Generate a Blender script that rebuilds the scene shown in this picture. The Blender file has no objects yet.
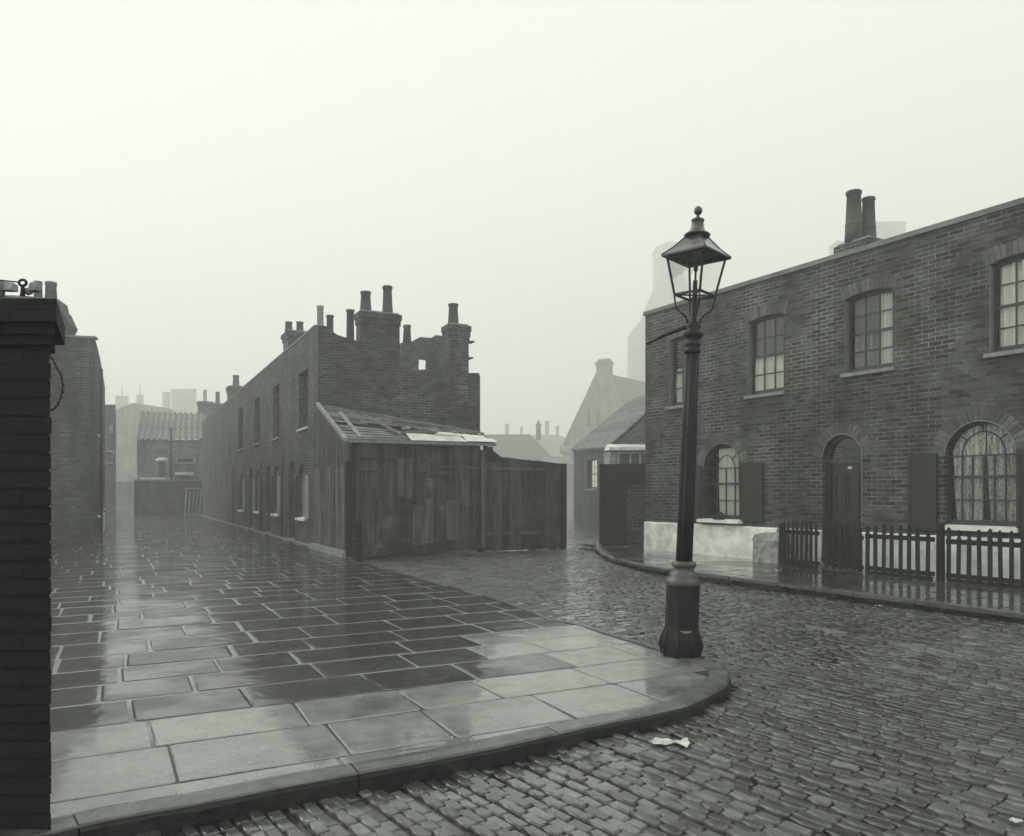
import bpy, bmesh, math, random
from mathutils import Vector, Matrix
from mathutils.geometry import tessellate_polygon
R = random.Random(7)
sc = bpy.context.scene
COL = sc.collection

# ------------------------------------------------------------------ camera
F, CX, HY, CZ = 760.0, 512.0, 493.0, 1.5
cam = bpy.data.cameras.new('camera'); camo = bpy.data.objects.new('camera', cam); COL.objects.link(camo)
camo.location = (0, 0, CZ); camo.rotation_euler = (math.radians(90), 0, 0)
cam.sensor_width = 36; cam.lens = 36 * F / 1024; cam.shift_y = (HY - 418) / 1024
cam.clip_end = 2000; cam.clip_start = 0.05
sc.camera = camo

# ------------------------------------------------------------------ light
SUN_EL, SUN_AZ = math.radians(26), math.radians(-70)     # az: from +Y towards -X
w = bpy.data.worlds.new('World'); sc.world = w; w.use_nodes = True
nt = w.node_tree; nt.nodes.clear()
out = nt.nodes.new('ShaderNodeOutputWorld'); bg = nt.nodes.new('ShaderNodeBackground')
sky = nt.nodes.new('ShaderNodeTexSky'); sky.sky_type = 'NISHITA'; sky.sun_disc = False
sky.sun_elevation = SUN_EL; sky.sun_rotation = SUN_AZ; sky.air_density = 2.0; sky.dust_density = 6.0
bw = nt.nodes.new('ShaderNodeRGBToBW')
mx = nt.nodes.new('ShaderNodeMix'); mx.data_type = 'FLOAT'; mx.inputs[0].default_value = 0.985; mx.inputs[3].default_value = 5.6
tint = nt.nodes.new('ShaderNodeVectorMath'); tint.operation = 'SCALE'; tint.inputs[0].default_value = (0.955, 1.0, 0.935)
nt.links.new(sky.outputs[0], bw.inputs[0]); nt.links.new(bw.outputs[0], mx.inputs[2])
nt.links.new(mx.outputs[0], tint.inputs['Scale']); nt.links.new(tint.outputs[0], bg.inputs[0])
bg.inputs[1].default_value = 0.1
nt.links.new(bg.outputs[0], out.inputs[0])
sl = bpy.data.lights.new('sun', 'SUN'); sl.energy = 1.5; sl.angle = math.radians(60); sl.color = (0.98, 1.0, 0.95)
so = bpy.data.objects.new('sun', sl); COL.objects.link(so)
sd = Vector((math.sin(SUN_AZ) * math.cos(SUN_EL), math.cos(SUN_AZ) * math.cos(SUN_EL), math.sin(SUN_EL)))
so.rotation_euler = sd.to_track_quat('Z', 'Y').to_euler(); so.location = (0, 0, 60)
sc.view_settings.view_transform = 'Standard'; sc.view_settings.look = 'None'
sc.view_settings.exposure = 0.93; sc.view_settings.gamma = 1.0; sc.view_settings.use_curve_mapping = False
sc.cycles.use_denoising = True
sc.cycles.volume_bounces = 8; sc.cycles.max_bounces = 12; sc.cycles.diffuse_bounces = 3; sc.cycles.glossy_bounces = 3
sc.cycles.transparent_max_bounces = 12
sc.cycles.sample_clamp_indirect = 4.0

# ------------------------------------------------------------------ helpers
def gp(px, py, z=0.0):
    Y = F * (CZ - z) / (py - HY); return Vector(((px - CX) / F * Y, Y, z))
def at(px, py, Y): return Vector(((px - CX) / F * Y, Y, CZ + (HY - py) / F * Y))
def zat(py, Y): return CZ + (HY - py) / F * Y
def X_(px, Y): return (px - CX) / F * Y

class Frame:
    """vertical plane: s along U, d outward along N, z up"""
    def __init__(self, P, U, N=None):
        self.P = Vector((P[0], P[1], 0)); self.U = Vector((U[0], U[1], 0)).normalized()
        n = Vector((self.U.y, -self.U.x, 0))
        self.N = n if n.dot(Vector((0, 0, 0)) - self.P) > 0 else -n
        if N is not None: self.N = Vector((N[0], N[1], 0)).normalized()
    def pt(self, s, d, z): return self.P + self.U * s + self.N * d + Vector((0, 0, z))
    def s(self, px, d=0.0):
        k = (px - CX) / F; P = self.P + self.N * d
        return (k * P.y - P.x) / (self.U.x - k * self.U.y)
    def z(self, px, py, d=0.0):
        s = self.s(px, d); return zat(py, self.pt(s, d, 0).y)

class MB:
    def __init__(self): self.v = []; self.f = []; self.m = []; self.sm = []
    def add(self, vs, fs, mat=0, smooth=False):
        o = len(self.v); self.v += [Vector(p) for p in vs]
        for f in fs: self.f.append(tuple(i + o for i in f)); self.m.append(mat); self.sm.append(smooth)
    def quad(self, a, b, c, d, mat=0): self.add([a, b, c, d], [(0, 1, 2, 3)], mat)
    def hexa(self, p, mat=0):       # 8 points: bottom 4, top 4
        self.add(p, [(3, 2, 1, 0), (4, 5, 6, 7), (0, 1, 5, 4), (1, 2, 6, 5), (2, 3, 7, 6), (3, 0, 4, 7)], mat)
    def box(self, x0, x1, y0, y1, z0, z1, mat=0):
        self.hexa([(x0, y0, z0), (x1, y0, z0), (x1, y1, z0), (x0, y1, z0), (x0, y0, z1), (x1, y0, z1), (x1, y1, z1), (x0, y1, z1)], mat)
    def fbox(self, fr, s0, s1, d0, d1, z0, z1, mat=0, taper=0.0):
        t = taper
        self.hexa([fr.pt(s0, d0, z0), fr.pt(s1, d0, z0), fr.pt(s1, d1, z0), fr.pt(s0, d1, z0),
                   fr.pt(s0 + t, d0 + t, z1), fr.pt(s1 - t, d0 + t, z1), fr.pt(s1 - t, d1 - t, z1), fr.pt(s0 + t, d1 - t, z1)], mat)
    def poly(self, fr, pts, d, mat=0, holes=()):
        loops = [[Vector((a, b, 0)) for a, b in pts]] + [[Vector((a, b, 0)) for a, b in h] for h in holes]
        flat = [p for l in loops for p in l]
        self.add([fr.pt(p.x, d, p.y) for p in flat], [tuple(t) for t in tessellate_polygon(loops)], mat)
    def prism(self, fr, pts, d0, d1, mat=0):
        self.poly(fr, pts, d0, mat); self.poly(fr, pts, d1, mat); n = len(pts)
        for i in range(n):
            a, b = pts[i], pts[(i + 1) % n]
            self.quad(fr.pt(a[0], d0, a[1]), fr.pt(b[0], d0, b[1]), fr.pt(b[0], d1, b[1]), fr.pt(a[0], d1, a[1]), mat)
    def ring(self, fr, outer, inner, d0, d1, mat=0):
        n = len(outer)
        for i in range(n):
            j = (i + 1) % n; o0, o1, i0, i1 = outer[i], outer[j], inner[i], inner[j]
            P = lambda q, d: fr.pt(q[0], d, q[1])
            self.quad(P(o0, d0), P(o1, d0), P(i1, d0), P(i0, d0), mat)
            self.quad(P(i0, d0), P(i1, d0), P(i1, d1), P(i0, d1), mat)
            self.quad(P(o0, d0), P(o1, d0), P(o1, d1), P(o0, d1), mat)
    def tube(self, path, rad, n=8, mat=0, smooth=True):
        path = [Vector(p) for p in path]
        if not hasattr(rad, '__len__'): rad = [rad] * len(path)
        vs = []; up = None
        for i, p in enumerate(path):
            t = (path[min(i + 1, len(path) - 1)] - path[max(i - 1, 0)]).normalized()
            if up is None: up = t.orthogonal().normalized()
            up = (up - t * up.dot(t)).normalized(); b = t.cross(up)
            for k in range(n):
                a = 2 * math.pi * k / n; vs.append(p + (up * math.cos(a) + b * math.sin(a)) * rad[i])
        fs = [(i * n + k, i * n + (k + 1) % n, (i + 1) * n + (k + 1) % n, (i + 1) * n + k) for i in range(len(path) - 1) for k in range(n)]
        fs += [tuple(range(n))[::-1], tuple((len(path) - 1) * n + k for k in range(n))]
        self.add(vs, fs, mat, smooth)
    def lathe(self, prof, o=(0, 0, 0), n=24, mat=0, smooth=True, flute=None, rot=0.0, cap=True):
        o = Vector(o); vs = []
        for r, z in prof:
            for k in range(n):
                a = 2 * math.pi * k / n + rot; rr = r * (1 - (flute[1] * (0.5 + 0.5 * math.cos(flute[0] * a))) if flute else 1)
                vs.append(o + Vector((rr * math.cos(a), rr * math.sin(a), z)))
        fs = [(i * n + k, i * n + (k + 1) % n, (i + 1) * n + (k + 1) % n, (i + 1) * n + k) for i in range(len(prof) - 1) for k in range(n)]
        if cap: fs += [tuple(range(n))[::-1], tuple((len(prof) - 1) * n + k for k in range(n))]
        self.add(vs, fs, mat, smooth)
    def build(self, name, mats, parent=None, origin=None):
        """one mesh object; its origin is that of the thing it belongs to"""
        if origin is None: origin = parent['_o'] if parent is not None and '_o' in parent else (0, 0, 0)
        o = Vector(origin)
        me = bpy.data.meshes.new(name); me.from_pydata([tuple(p - o) for p in self.v], [], self.f)
        if not isinstance(mats, (list, tuple)): mats = [mats]
        for m in mats: me.materials.append(m)
        me.polygons.foreach_set('material_index', self.m); me.polygons.foreach_set('use_smooth', self.sm)
        uv = me.uv_layers.new(name='UVMap').data; uvs = [0.0] * (2 * len(me.loops)); V = self.v
        for p in me.polygons:
            n = p.normal
            if abs(n.z) > 0.8: tx, ty = Vector((1, 0, 0)), Vector((0, 1, 0))
            else:
                tx = Vector((-n.y, n.x, 0)).normalized(); ty = n.cross(tx)
                if ty.z < 0: ty = -ty
                if tx.x < 0: tx = -tx
            for li in p.loop_indices:
                q = V[me.loops[li].vertex_index]; uvs[2 * li] = q.dot(tx); uvs[2 * li + 1] = q.dot(ty) if abs(n.z) > 0.25 else q.z
        me.uv_layers[0].data.foreach_set('uv', uvs)
        ob = bpy.data.objects.new(name, me); COL.objects.link(ob)
        if parent is not None: ob.parent = parent
        else: ob.location = o
        ob['_o'] = tuple(o)
        return ob

def thing(name, label, cat, loc, group=None):
    o = bpy.data.objects.new(name, None); COL.objects.link(o); o.location = loc; o.empty_display_size = 0.2
    o['label'] = label; o['category'] = cat; o['_o'] = tuple(loc)
    group = group or {'distant_house': 'distant houses fading in the mist', 'distant_building': 'distant blocks on the hazy skyline', 'yard_gate': 'black boarded yard gates', 'picket_fence': 'dark picket fences before the brick house'}.get(name)
    if group: o['group'] = group
    return o
def tag(o, label, cat, group=None):
    o['label'] = label; o['category'] = cat
    if group: o['group'] = group
    return o
def struct(o): o['kind'] = 'structure'; return o

# ------------------------------------------------------------------ materials
def G(v): return (v * 0.965, v, v * 0.935, 1)
class NT:
    def __init__(self, name):
        self.mat = bpy.data.materials.new(name); self.mat.use_nodes = True; self.t = self.mat.node_tree
        self.t.nodes.clear(); self.o = self.n('ShaderNodeOutputMaterial'); self.b = self.n('ShaderNodeBsdfPrincipled')
        self.l(self.b.outputs[0], self.o.inputs[0]); self.geo = self.n('ShaderNodeNewGeometry')
    def n(self, k, **a):
        x = self.t.nodes.new(k)
        for q, v in a.items(): setattr(x, q, v)
        return x
    def l(self, a, b): self.t.links.new(a, b)
    def noise(self, scale, detail=4, vec=None, stretch=None, rough=0.6):
        x = self.n('ShaderNodeTexNoise'); x.inputs['Scale'].default_value = scale; x.inputs['Detail'].default_value = detail
        x.inputs['Roughness'].default_value = rough
        v = vec or self.geo.outputs['Position']
        if stretch:
            m = self.n('ShaderNodeVectorMath', operation='MULTIPLY'); m.inputs[1].default_value = stretch; self.l(v, m.inputs[0]); v = m.outputs[0]
        self.l(v, x.inputs['Vector']); return x.outputs['Fac']
    def rng(self, v, a, b, c, d):
        x = self.n('ShaderNodeMapRange'); self.l(v, x.inputs[0])
        for i, q in enumerate((a, b, c, d)): x.inputs[i + 1].default_value = q
        return x.outputs[0]
    def mix(self, f, a, b, mode='MIX'):
        x = self.n('ShaderNodeMix', data_type='RGBA', blend_type=mode)
        self.put(f, x.inputs[0]); self.put(a, x.inputs[6]); self.put(b, x.inputs[7]); return x.outputs[2]
    def put(self, v, s):
        if hasattr(v, 'is_output'): self.l(v, s)
        else: s.default_value = v
    def math(self, op, a, b=0.0):
        x = self.n('ShaderNodeMath', operation=op); self.put(a, x.inputs[0]); self.put(b, x.inputs[1]); return x.outputs[0]
    def bump(self, h, dist, strength=1.0, prev=None):
        x = self.n('ShaderNodeBump'); x.inputs['Distance'].default_value = dist; x.inputs['Strength'].default_value = strength
        self.l(h, x.inputs['Height'])
        if prev is not None: self.l(prev, x.inputs['Normal'])
        return x.outputs[0]
    def fin(self, col, rough, normal=None, spec=0.5, coat=0.0, coat_rough=0.05, metal=0.0):
        self.put(col, self.b.inputs['Base Color']); self.put(rough, self.b.inputs['Roughness'])
        self.put(spec, self.b.inputs['Specular IOR Level']); self.put(metal, self.b.inputs['Metallic'])
        if coat: self.put(coat, self.b.inputs['Coat Weight']); self.b.inputs['Coat Roughness'].default_value = coat_rough
        if normal is not None: self.l(normal, self.b.inputs['Normal'])
        return self.mat

def m_brick(name, lo, hi, mortar, contrast=1.0, stain=0.35):
    m = NT(name); uv = m.n('ShaderNodeUVMap').outputs[0]
    wob = m.noise(3.0, 2, uv); w2 = m.n('ShaderNodeVectorMath', operation='MULTIPLY_ADD')
    m.l(wob, w2.inputs[0]); w2.inputs[1].default_value = (0.012, 0.02, 0); m.l(uv, w2.inputs[2])
    b = m.n('ShaderNodeTexBrick', offset=0.5); m.l(w2.outputs[0], b.inputs['Vector'])
    for k, v in (('Scale', 1.0), ('Mortar Size', 0.0075), ('Mortar Smooth', 0.25), ('Bias', -0.1), ('Brick Width', 0.228), ('Row Height', 0.076)): b.inputs[k].default_value = v
    b.inputs['Color1'].default_value = G(lo); b.inputs['Color2'].default_value = G(hi); b.inputs['Mortar'].default_value = G(mortar)
    big = m.noise(0.6, 5); mid = m.noise(4.0, 5, uv, (1, 1.3, 1), 0.7); fine = m.noise(60, 3)
    mort = m.mix(m.rng(m.noise(1.1, 5), 0.40, 0.58, 0, 1), G(mortar * 0.35), G(mortar))
    m.l(mort, b.inputs['Mortar'])
    c = m.mix(1.0, b.outputs['Color'], m.rng(big, 0.3, 0.7, 1 - stain, 1 + stain), 'MULTIPLY')
    c = m.mix(1.0, c, m.rng(mid, 0.3, 0.7, 0.6, 1.45), 'MULTIPLY')
    c = m.mix(1.0, c, m.rng(m.noise(1.6, 4, None, (1, 1, .22)), 0.32, 0.62, 0.62, 1.2), 'MULTIPLY')
    spots = m.rng(m.noise(9, 1, uv, (1, 2.6, 1)), 0.70, 0.76, 0, 0.9)
    c = m.mix(spots, c, G(hi * 2.2))
    h = m.math('ADD', m.math('MULTIPLY', b.outputs['Fac'], -1.0), m.math('MULTIPLY', fine, 0.5))
    h = m.math('ADD', h, m.math('MULTIPLY', mid, 0.7))
    return m.fin(c, 0.8, m.bump(h, 0.012), 0.35)

def m_plain(name, v, rough=0.7, var=0.25, scale=4.0, bump=0.003, bscale=30, spec=0.4, stretch=None, island=0.0, coat=0.0, metal=0.0):
    m = NT(name); n = m.noise(scale, 5, None, stretch)
    c = m.mix(1.0, G(v), m.rng(n, 0.3, 0.7, 1 - var, 1 + var), 'MULTIPLY')
    if island: c = m.mix(1.0, c, m.rng(m.geo.outputs['Random Per Island'], 0, 1, 1 - island, 1 + island), 'MULTIPLY')
    return m.fin(c, rough, m.bump(m.noise(bscale, 3, None, stretch), bump), spec, coat, 0.1, metal)

def m_wood(name, v, island=0.45, streak=0.8, spec=0.4):
    m = NT(name); a = m.noise(9, 5, None, (1, 1, 0.12)); b = m.noise(60, 2, None, (1, 1, 0.03)); p = m.noise(1.3, 4, None, (1, 1, 1.4))
    c = m.mix(1.0, G(v), m.rng(a, 0.3, 0.7, 1 - streak, 1 + streak), 'MULTIPLY')
    c = m.mix(1.0, c, m.rng(m.geo.outputs['Random Per Island'], 0, 1, 1 - island, 1 + island), 'MULTIPLY')
    c = m.mix(m.math('MULTIPLY', m.rng(p, 0.52, 0.66, 0, 0.9), m.rng(b, 0.4, 0.6, 0, 1)), c, G(v * 3.2))
    return m.fin(c, 0.62, m.bump(b, 0.004), spec)

def m_wetstone(name, v, island=0.25, rlo=0.12, rhi=0.42, bump=0.004, wscale=1.3, spec=0.5, grit=0.35, coat=0.6, film=0.45, crough=0.12, cb=0.8):
    m = NT(name); P = m.geo.outputs['Position']
    big = m.noise(wscale, 4); med = m.noise(7, 5); fine = m.noise(90, 3)
    c = m.mix(1.0, G(v), m.rng(med, 0.3, 0.7, 1 - grit, 1 + grit), 'MULTIPLY')
    c = m.mix(1.0, c, m.rng(m.geo.outputs['Random Per Island'], 0, 1, 1 - island, 1 + island), 'MULTIPLY')
    wet = m.rng(big, 0.42, 0.6, 0, 1)
    c = m.mix(1.0, c, m.rng(wet, 0, 1, 1.25, 0.75), 'MULTIPLY')
    r = m.rng(m.math('ADD', wet, m.rng(fine, 0.3, 0.7, -0.25, 0.25)), 0, 1, rhi, rlo)
    h = m.math('ADD', m.math('MULTIPLY', m.noise(3.2, 3), 2.2), m.math('ADD', m.noise(22, 4), m.math('MULTIPLY', fine, 0.25)))
    nrm = m.bump(h, bump)
    m.fin(c, r, nrm, spec, m.rng(wet, 0, 1, coat * film, coat), crough)
    m.l(m.bump(m.math('ADD', m.math('MULTIPLY', m.noise(2.6, 2), 1.6), m.math('MULTIPLY', m.noise(14, 3), 0.3)), bump * cb), m.b.inputs['Coat Normal'])
    return m.mat

def m_glass(name='window_glass', k=.8):
    m = NT(name); t = m.t; t.nodes.remove(m.b)
    tr = m.n('ShaderNodeBsdfTransparent'); gl = m.n('ShaderNodeBsdfGlossy'); gl.inputs['Roughness'].default_value = 0.03
    gl.inputs['Color'].default_value = G(0.95)
    fr = m.n('ShaderNodeFresnel'); fr.inputs[0].default_value = 1.5
    m.l(m.bump(m.noise(5, 2), 0.004), gl.inputs['Normal'])
    s = m.n('ShaderNodeMixShader'); m.l(m.rng(fr.outputs[0], 0, 1, 0.0, k), s.inputs[0]); tr.inputs[0].default_value = (.97, .98, .965, 1)
    m.l(tr.outputs[0], s.inputs[1]); m.l(gl.outputs[0], s.inputs[2]); m.l(s.outputs[0], m.o.inputs[0])
    return m.mat
def m_lace(name, v, pat_shade):
    m = NT(name); uv = m.n('ShaderNodeUVMap').outputs[0]
    a = m.noise(16, 2, uv, (1, .1, 1)); v2 = m.n('ShaderNodeTexVoronoi'); v2.inputs['Scale'].default_value = 22; m.l(uv, v2.inputs['Vector'])
    k = m.math('ADD', m.math('MULTIPLY', a, 0.95), m.math('MULTIPLY', v2.outputs['Distance'], 0.3))
    c = m.mix(m.rng(k, 0.5, 0.72, pat_shade, 0), G(v), G(v * 0.2))  # dark upright streaks paint fold shade into the colour, mixed with lace spots
    return m.fin(c, 0.9, None, 0.1)

BR_R = m_brick('stock_brick_right', 0.024, 0.088, 0.22)
BR_T = m_brick('stock_brick_row', 0.026, 0.088, 0.20)
BR_L = m_brick('sooty_brick', 0.035, 0.085, 0.15)
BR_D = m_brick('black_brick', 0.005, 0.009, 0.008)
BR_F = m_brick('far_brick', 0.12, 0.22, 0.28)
ARCH = m_plain('rubbed_brick', 0.10, 0.8, 0.3, 12, island=0.45)
MORT = m_plain('lime_mortar', 0.13, 0.9, 0.3, 8)
WHITE = m_plain('whitewash', 0.82, 0.75, 0.32, 3.2, 0.006, 18)
DIRTYW = m_plain('dirty_whitewash', 0.30, 0.85, 0.6, 7, 0.008, 22)
SILL = m_plain('painted_stone_sill', 0.55, 0.6, 0.3, 6)
SILLD = m_plain('weathered_stone', 0.24, 0.7, 0.35, 6)
COPE = m_plain('coping_stone', 0.17, 0.7, 0.35, 3)
PLAST = m_plain('painted_reveal', 0.17, 0.7, 0.25, 4)
POT = m_plain('clay_pot', 0.07, 0.75, 0.35, 5)
POTL = m_plain('pale_pot', 0.4, 0.7, 0.2, 5)
IRON = m_plain('painted_iron', 0.008, 0.5, 0.4, 9, 0.003, 40, 0.3, coat=0.08)
IRONL = m_plain('worn_iron', 0.065, 0.4, 0.4, 12, 0.002, 40, 0.5, coat=0.3)
ZINC = m_plain('lantern_metal', 0.035, 0.3, 0.3, 9, 0.001, 30, 0.6, coat=0.4)
WOOD = m_wood('tarred_boards', 0.034, 0.7, 0.9); WOODG = m_wood('grey_boards', 0.065, 0.6, 0.8); WOODD = m_wood('dark_gate_boards', 0.010, 0.3, 0.5, 0.2)
PICK = m_wood('picket_wood', 0.008, 0.3, 0.4, 0.2)
DOORP = m_plain('door_paint', 0.012, 0.5, 0.35, 3, coat=0.1); SHUT = m_plain('shutter_paint', 0.022, 0.6, 0.3, 2, stretch=(1, 1, .3))
SHUTL = m_plain('pale_shutter_paint', 0.26, 0.6, 0.3, 2, stretch=(1, 1, .3))
FRM = m_plain('sash_paint_dark', 0.035, 0.45, 0.2, 5); FRML = m_plain('sash_paint_white', 0.28, 0.5, 0.2, 5)
GLASS = m_glass(); LGLASS = m_glass('lantern_glass', .3); LACE = m_lace('lace_curtain', 0.95, 0.12); LACEP = m_lace('pattern_fold_shade_curtain', 0.95, 0.85)
BLIND = m_plain('window_blind', 0.09, 0.8, 0.15, 3)
SLATE = m_plain('slate', 0.055, 0.45, 0.3, 4, island=0.25)
TILE = m_plain('pantile', 0.2, 0.6, 0.4, 5, 0.004, 20, island=0.2)
METALS = m_plain('galvanised_sheet', 0.7, 0.35, 0.3, 3, 0.003, 9, 0.6, island=0.2)
BOARDR = m_wood('roof_boards', 0.15, 0.55, 0.4)
PAPER = m_plain('paper', 0.55, 0.85, 0.35, 20)
CLOTH = m_plain('dark_cloth', 0.012, 0.85, 0.2, 9)
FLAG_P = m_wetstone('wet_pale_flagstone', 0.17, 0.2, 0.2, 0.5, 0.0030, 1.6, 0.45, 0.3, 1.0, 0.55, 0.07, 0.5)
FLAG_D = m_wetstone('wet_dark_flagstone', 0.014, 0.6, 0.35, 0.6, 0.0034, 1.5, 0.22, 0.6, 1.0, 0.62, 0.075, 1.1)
FLAG_R = m_wetstone('wet_worn_flagstone', 0.04, 0.3, 0.2, 0.4, 0.003, 0.8, 0.4, 0.3, 1.0, 0.7, 0.06, 0.4)
KERB = m_wetstone('wet_granite_kerb', 0.085, 0.25, 0.2, 0.5, 0.006, 1.2, 0.5, 0.5, 0.4)
KERBF = m_wetstone('dark_kerb_face', 0.016, 0.2, 0.3, 0.6, 0.008, 1.2, 0.4, 0.5, 0.1)  # darker stone colour for the outer faces of the kerbs
SETT = m_wetstone('wet_granite_setts', 0.058, 0.7, 0.16, 0.42, 0.006, 0.9, 0.5, 0.55, 1.0, 0.75, 0.12, 0.3)
SETTP = m_wetstone('pale_channel_stone', 0.17, 0.25, 0.15, 0.35, 0.003, 0.7, 0.6, 0.3, 0.8)
JOINT = m_wetstone('wet_mud_joint', 0.02, 0, 0.15, 0.5, 0.006, 2.5, 0.5, 0.4, 0.3)
def m_joint():
    m = NT('paving_joint'); P = m.geo.outputs['Position']; x = m.n('ShaderNodeVectorMath', operation='DOT_PRODUCT'); m.l(P, x.inputs[0]); x.inputs[1].default_value = (-.4585, .8887, 0)
    k = m.rng(m.math('ADD', x.outputs['Value'], m.rng(m.noise(0.8, 3), 0.3, 0.7, -0.9, 0.9)), 4.9, 5.8, 0, 1)
    return m.fin(m.mix(k, G(0.015), G(0.26)), m.rng(k, 0, 1, 0.6, 0.35), m.bump(m.noise(40, 3), 0.003), 0.5, 0.2, 0.1)
JOINTP = m_joint()
GROUND = m_wetstone('wet_earth', 0.05, 0, 0.2, 0.6, 0.02, 0.5, 0.5, 0.4, 0.4)

# ------------------------------------------------------------------ ground
E1 = Vector((-.4585, .8887)); E2 = Vector((.8887, .4585))
ZF, ZR = 0.08, 0.12
g = MB(); g.box(-600, 600, -60, 900, -0.5, -0.035); struct(g.build('ground', GROUND))

def inside(p, poly):
    x, y = p[0], p[1]; c = False; n = len(poly)
    for i in range(n):
        x1, y1 = poly[i][:2]; x2, y2 = poly[(i + 1) % n][:2]
        if (y1 > y) != (y2 > y) and x < (x2 - x1) * (y - y1) / (y2 - y1) + x1: c = not c
    return c
def clip(poly, n, c):      # keep p.n <= c
    o = []
    for i in range(len(poly)):
        a, b = poly[i], poly[(i + 1) % len(poly)]; da, db = a.dot(n) - c, b.dot(n) - c
        if da <= 0: o.append(a)
        if (da < 0 < db) or (db < 0 < da): o.append(a + (b - a) * (da / (da - db)))
    return o
def area(p): return 0.5 * sum(p[i].x * p[(i + 1) % len(p)].y - p[(i + 1) % len(p)].x * p[i].y for i in range(len(p)))
def paving(mb, poly, e1, e2, rowf, cellf, z, matf, rnd, gap=0.011, tilt=0.0035, gapv=None):
    if area(poly) < 0: poly = poly[::-1]
    vs = [p.dot(e1) for p in poly]; us = [p.dot(e2) for p in poly]
    v = min(vs); vend = max(vs)
    while v < vend:
        gv = gapv(v) if gapv else gap
        dv = rowf(v); u = min(us) - rnd.random() * 0.8
        row = clip(clip(poly, e1, v + dv - gv), -e1, -(v + gv))
        while u < max(us) and len(row) > 2:
            du = cellf(v, u)
            sk = e1 * rnd.uniform(-.03, .03); na = (e2 + sk); nb_ = (e2 + e1 * rnd.uniform(-.03, .03)); vm = v + dv / 2
            gk = gap * (.6 if v < 5.2 else 1.0); gl, gr = gk * rnd.uniform(.5, 1.5), gk * rnd.uniform(.5, 1.5)
            c = clip(clip(row, na, u + du - gr + sk.dot(e1) * vm), -nb_, -(u + gl + (nb_ - e2).dot(e1) * vm))
            if len(c) > 2 and area(c) > 0.012:
                q = []
                for p in c:
                    if not q or (p - q[-1]).length > 0.012: q.append(p)
                if len(q) > 2 and (q[0] - q[-1]).length < 0.012: q.pop()
                if len(q) > 2:      # worn, rounded corners
                    w_ = []
                    for i in range(len(q)):
                        a, b, d = q[i - 1], q[i], q[(i + 1) % len(q)]; k = rnd.uniform(.012, .05)
                        la, ld = (a - b).length, (d - b).length
                        if la > .15 and ld > .15: w_ += [b + (a - b) * (k / la), b + ((a - b) / la + (d - b) / ld) * k * .22, b + (d - b) * (k * rnd.uniform(.6, 1.3) / ld)]
                        else: w_.append(b)
                    q = w_
                if len(q) > 2:
                    cen = sum(q, Vector((0, 0))) / len(q); tx, ty = rnd.gauss(0, tilt), rnd.gauss(0, tilt); dz = rnd.gauss(0, 0.001)
                    n = len(q); h = lambda p: z + max(-.0015, min(.002, dz + (p.x - cen.x) * tx + (p.y - cen.y) * ty))
                    top = []; 
                    for p in q:
                        d = (cen - p); d = d / max(d.length, 1e-6); r = p + d * rnd.uniform(0.008, 0.026); top.append((r.x, r.y, h(r)))
                    mid = [(p.x, p.y, h(p) - 0.0025) for p in q]; bot = [(p.x, p.y, z - 0.05) for p in q]
                    fs = [tuple(range(n))] + [(i, n + i, n + (i + 1) % n, (i + 1) % n) for i in range(n)] + [(n + i, 2 * n + i, 2 * n + (i + 1) % n, n + (i + 1) % n) for i in range(n)]
                    mb.add(top + mid + bot, fs, matf((v + dv / 2), (u + du / 2), rnd))
            u += du
        v += dv

# left pavement outline (outer top edge of the kerb), in world metres
kp = [(50, 834), (107.5, 820), (200, 804), (280, 788), (340, 777), (430, 761), (500, 747), (560, 734), (581.5, 728.6), (624.5, 720), (652.5, 714.6), (689, 706), (706, 698),
      (719, 691), (727, 685), (731, 678), (729, 671), (722, 666), (710, 660.5), (690, 655.5)]
kerb_out = [gp(a, b, ZF).xy for a, b in kp]
first = kerb_out[0] + (kerb_out[0] - kerb_out[2]).normalized() * 6
kerb_out = [first] + kerb_out
back = [gp(a, b, ZF).xy for a, b in [(659, 647), (624.5, 637), (583, 624), (557, 619), (516, 604), (457, 588), (398, 572), (357, 560)]]
def offset_in(line, w):
    o = []
    for i, p in enumerate(line):
        t = (line[min(i + 1, len(line) - 1)] - line[max(i - 1, 0)]).normalized(); o.append(p + Vector((-t.y, t.x)) * w)
    return o
kerb_in = offset_in(kerb_out, 0.17)
C0 = Vector((-3.55, 16.86))
far = [C0, C0 + E1 * 34.6, Vector((-21, 50)), Vector((-23, 60)), Vector((-40, 100)), Vector((-48, 100)), Vector((-30, 52)), Vector((-14, 21.5)), Vector((-16, 12)), Vector((-12, 2.0))]
inner = kerb_in[:-1] + back + far
rnd = random.Random(3)
def rowf(v): return rnd.uniform(0.60, 0.74) if v < 4.6 else (rnd.uniform(0.5, 0.6) if v < 5.1 else rnd.uniform(0.52, 0.72))
def cellf(v, u): return rnd.uniform(0.55, 0.92) if v < 5.0 else rnd.uniform(0.5, 1.0)
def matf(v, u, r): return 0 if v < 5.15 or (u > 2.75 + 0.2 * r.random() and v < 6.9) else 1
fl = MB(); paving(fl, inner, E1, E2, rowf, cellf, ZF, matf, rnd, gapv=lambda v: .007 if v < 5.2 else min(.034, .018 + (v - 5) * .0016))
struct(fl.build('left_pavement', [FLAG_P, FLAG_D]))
jb = MB(); jp = [Vector((p.x, p.y, 0)) for p in (kerb_out + back + far)]
jt = tessellate_polygon([jp]); jb.add([(p.x, p.y, ZF - 0.0045) for p in jp], [tuple(t) for t in jt]); struct(jb.build('pavement_bedding', JOINTP))

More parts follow.
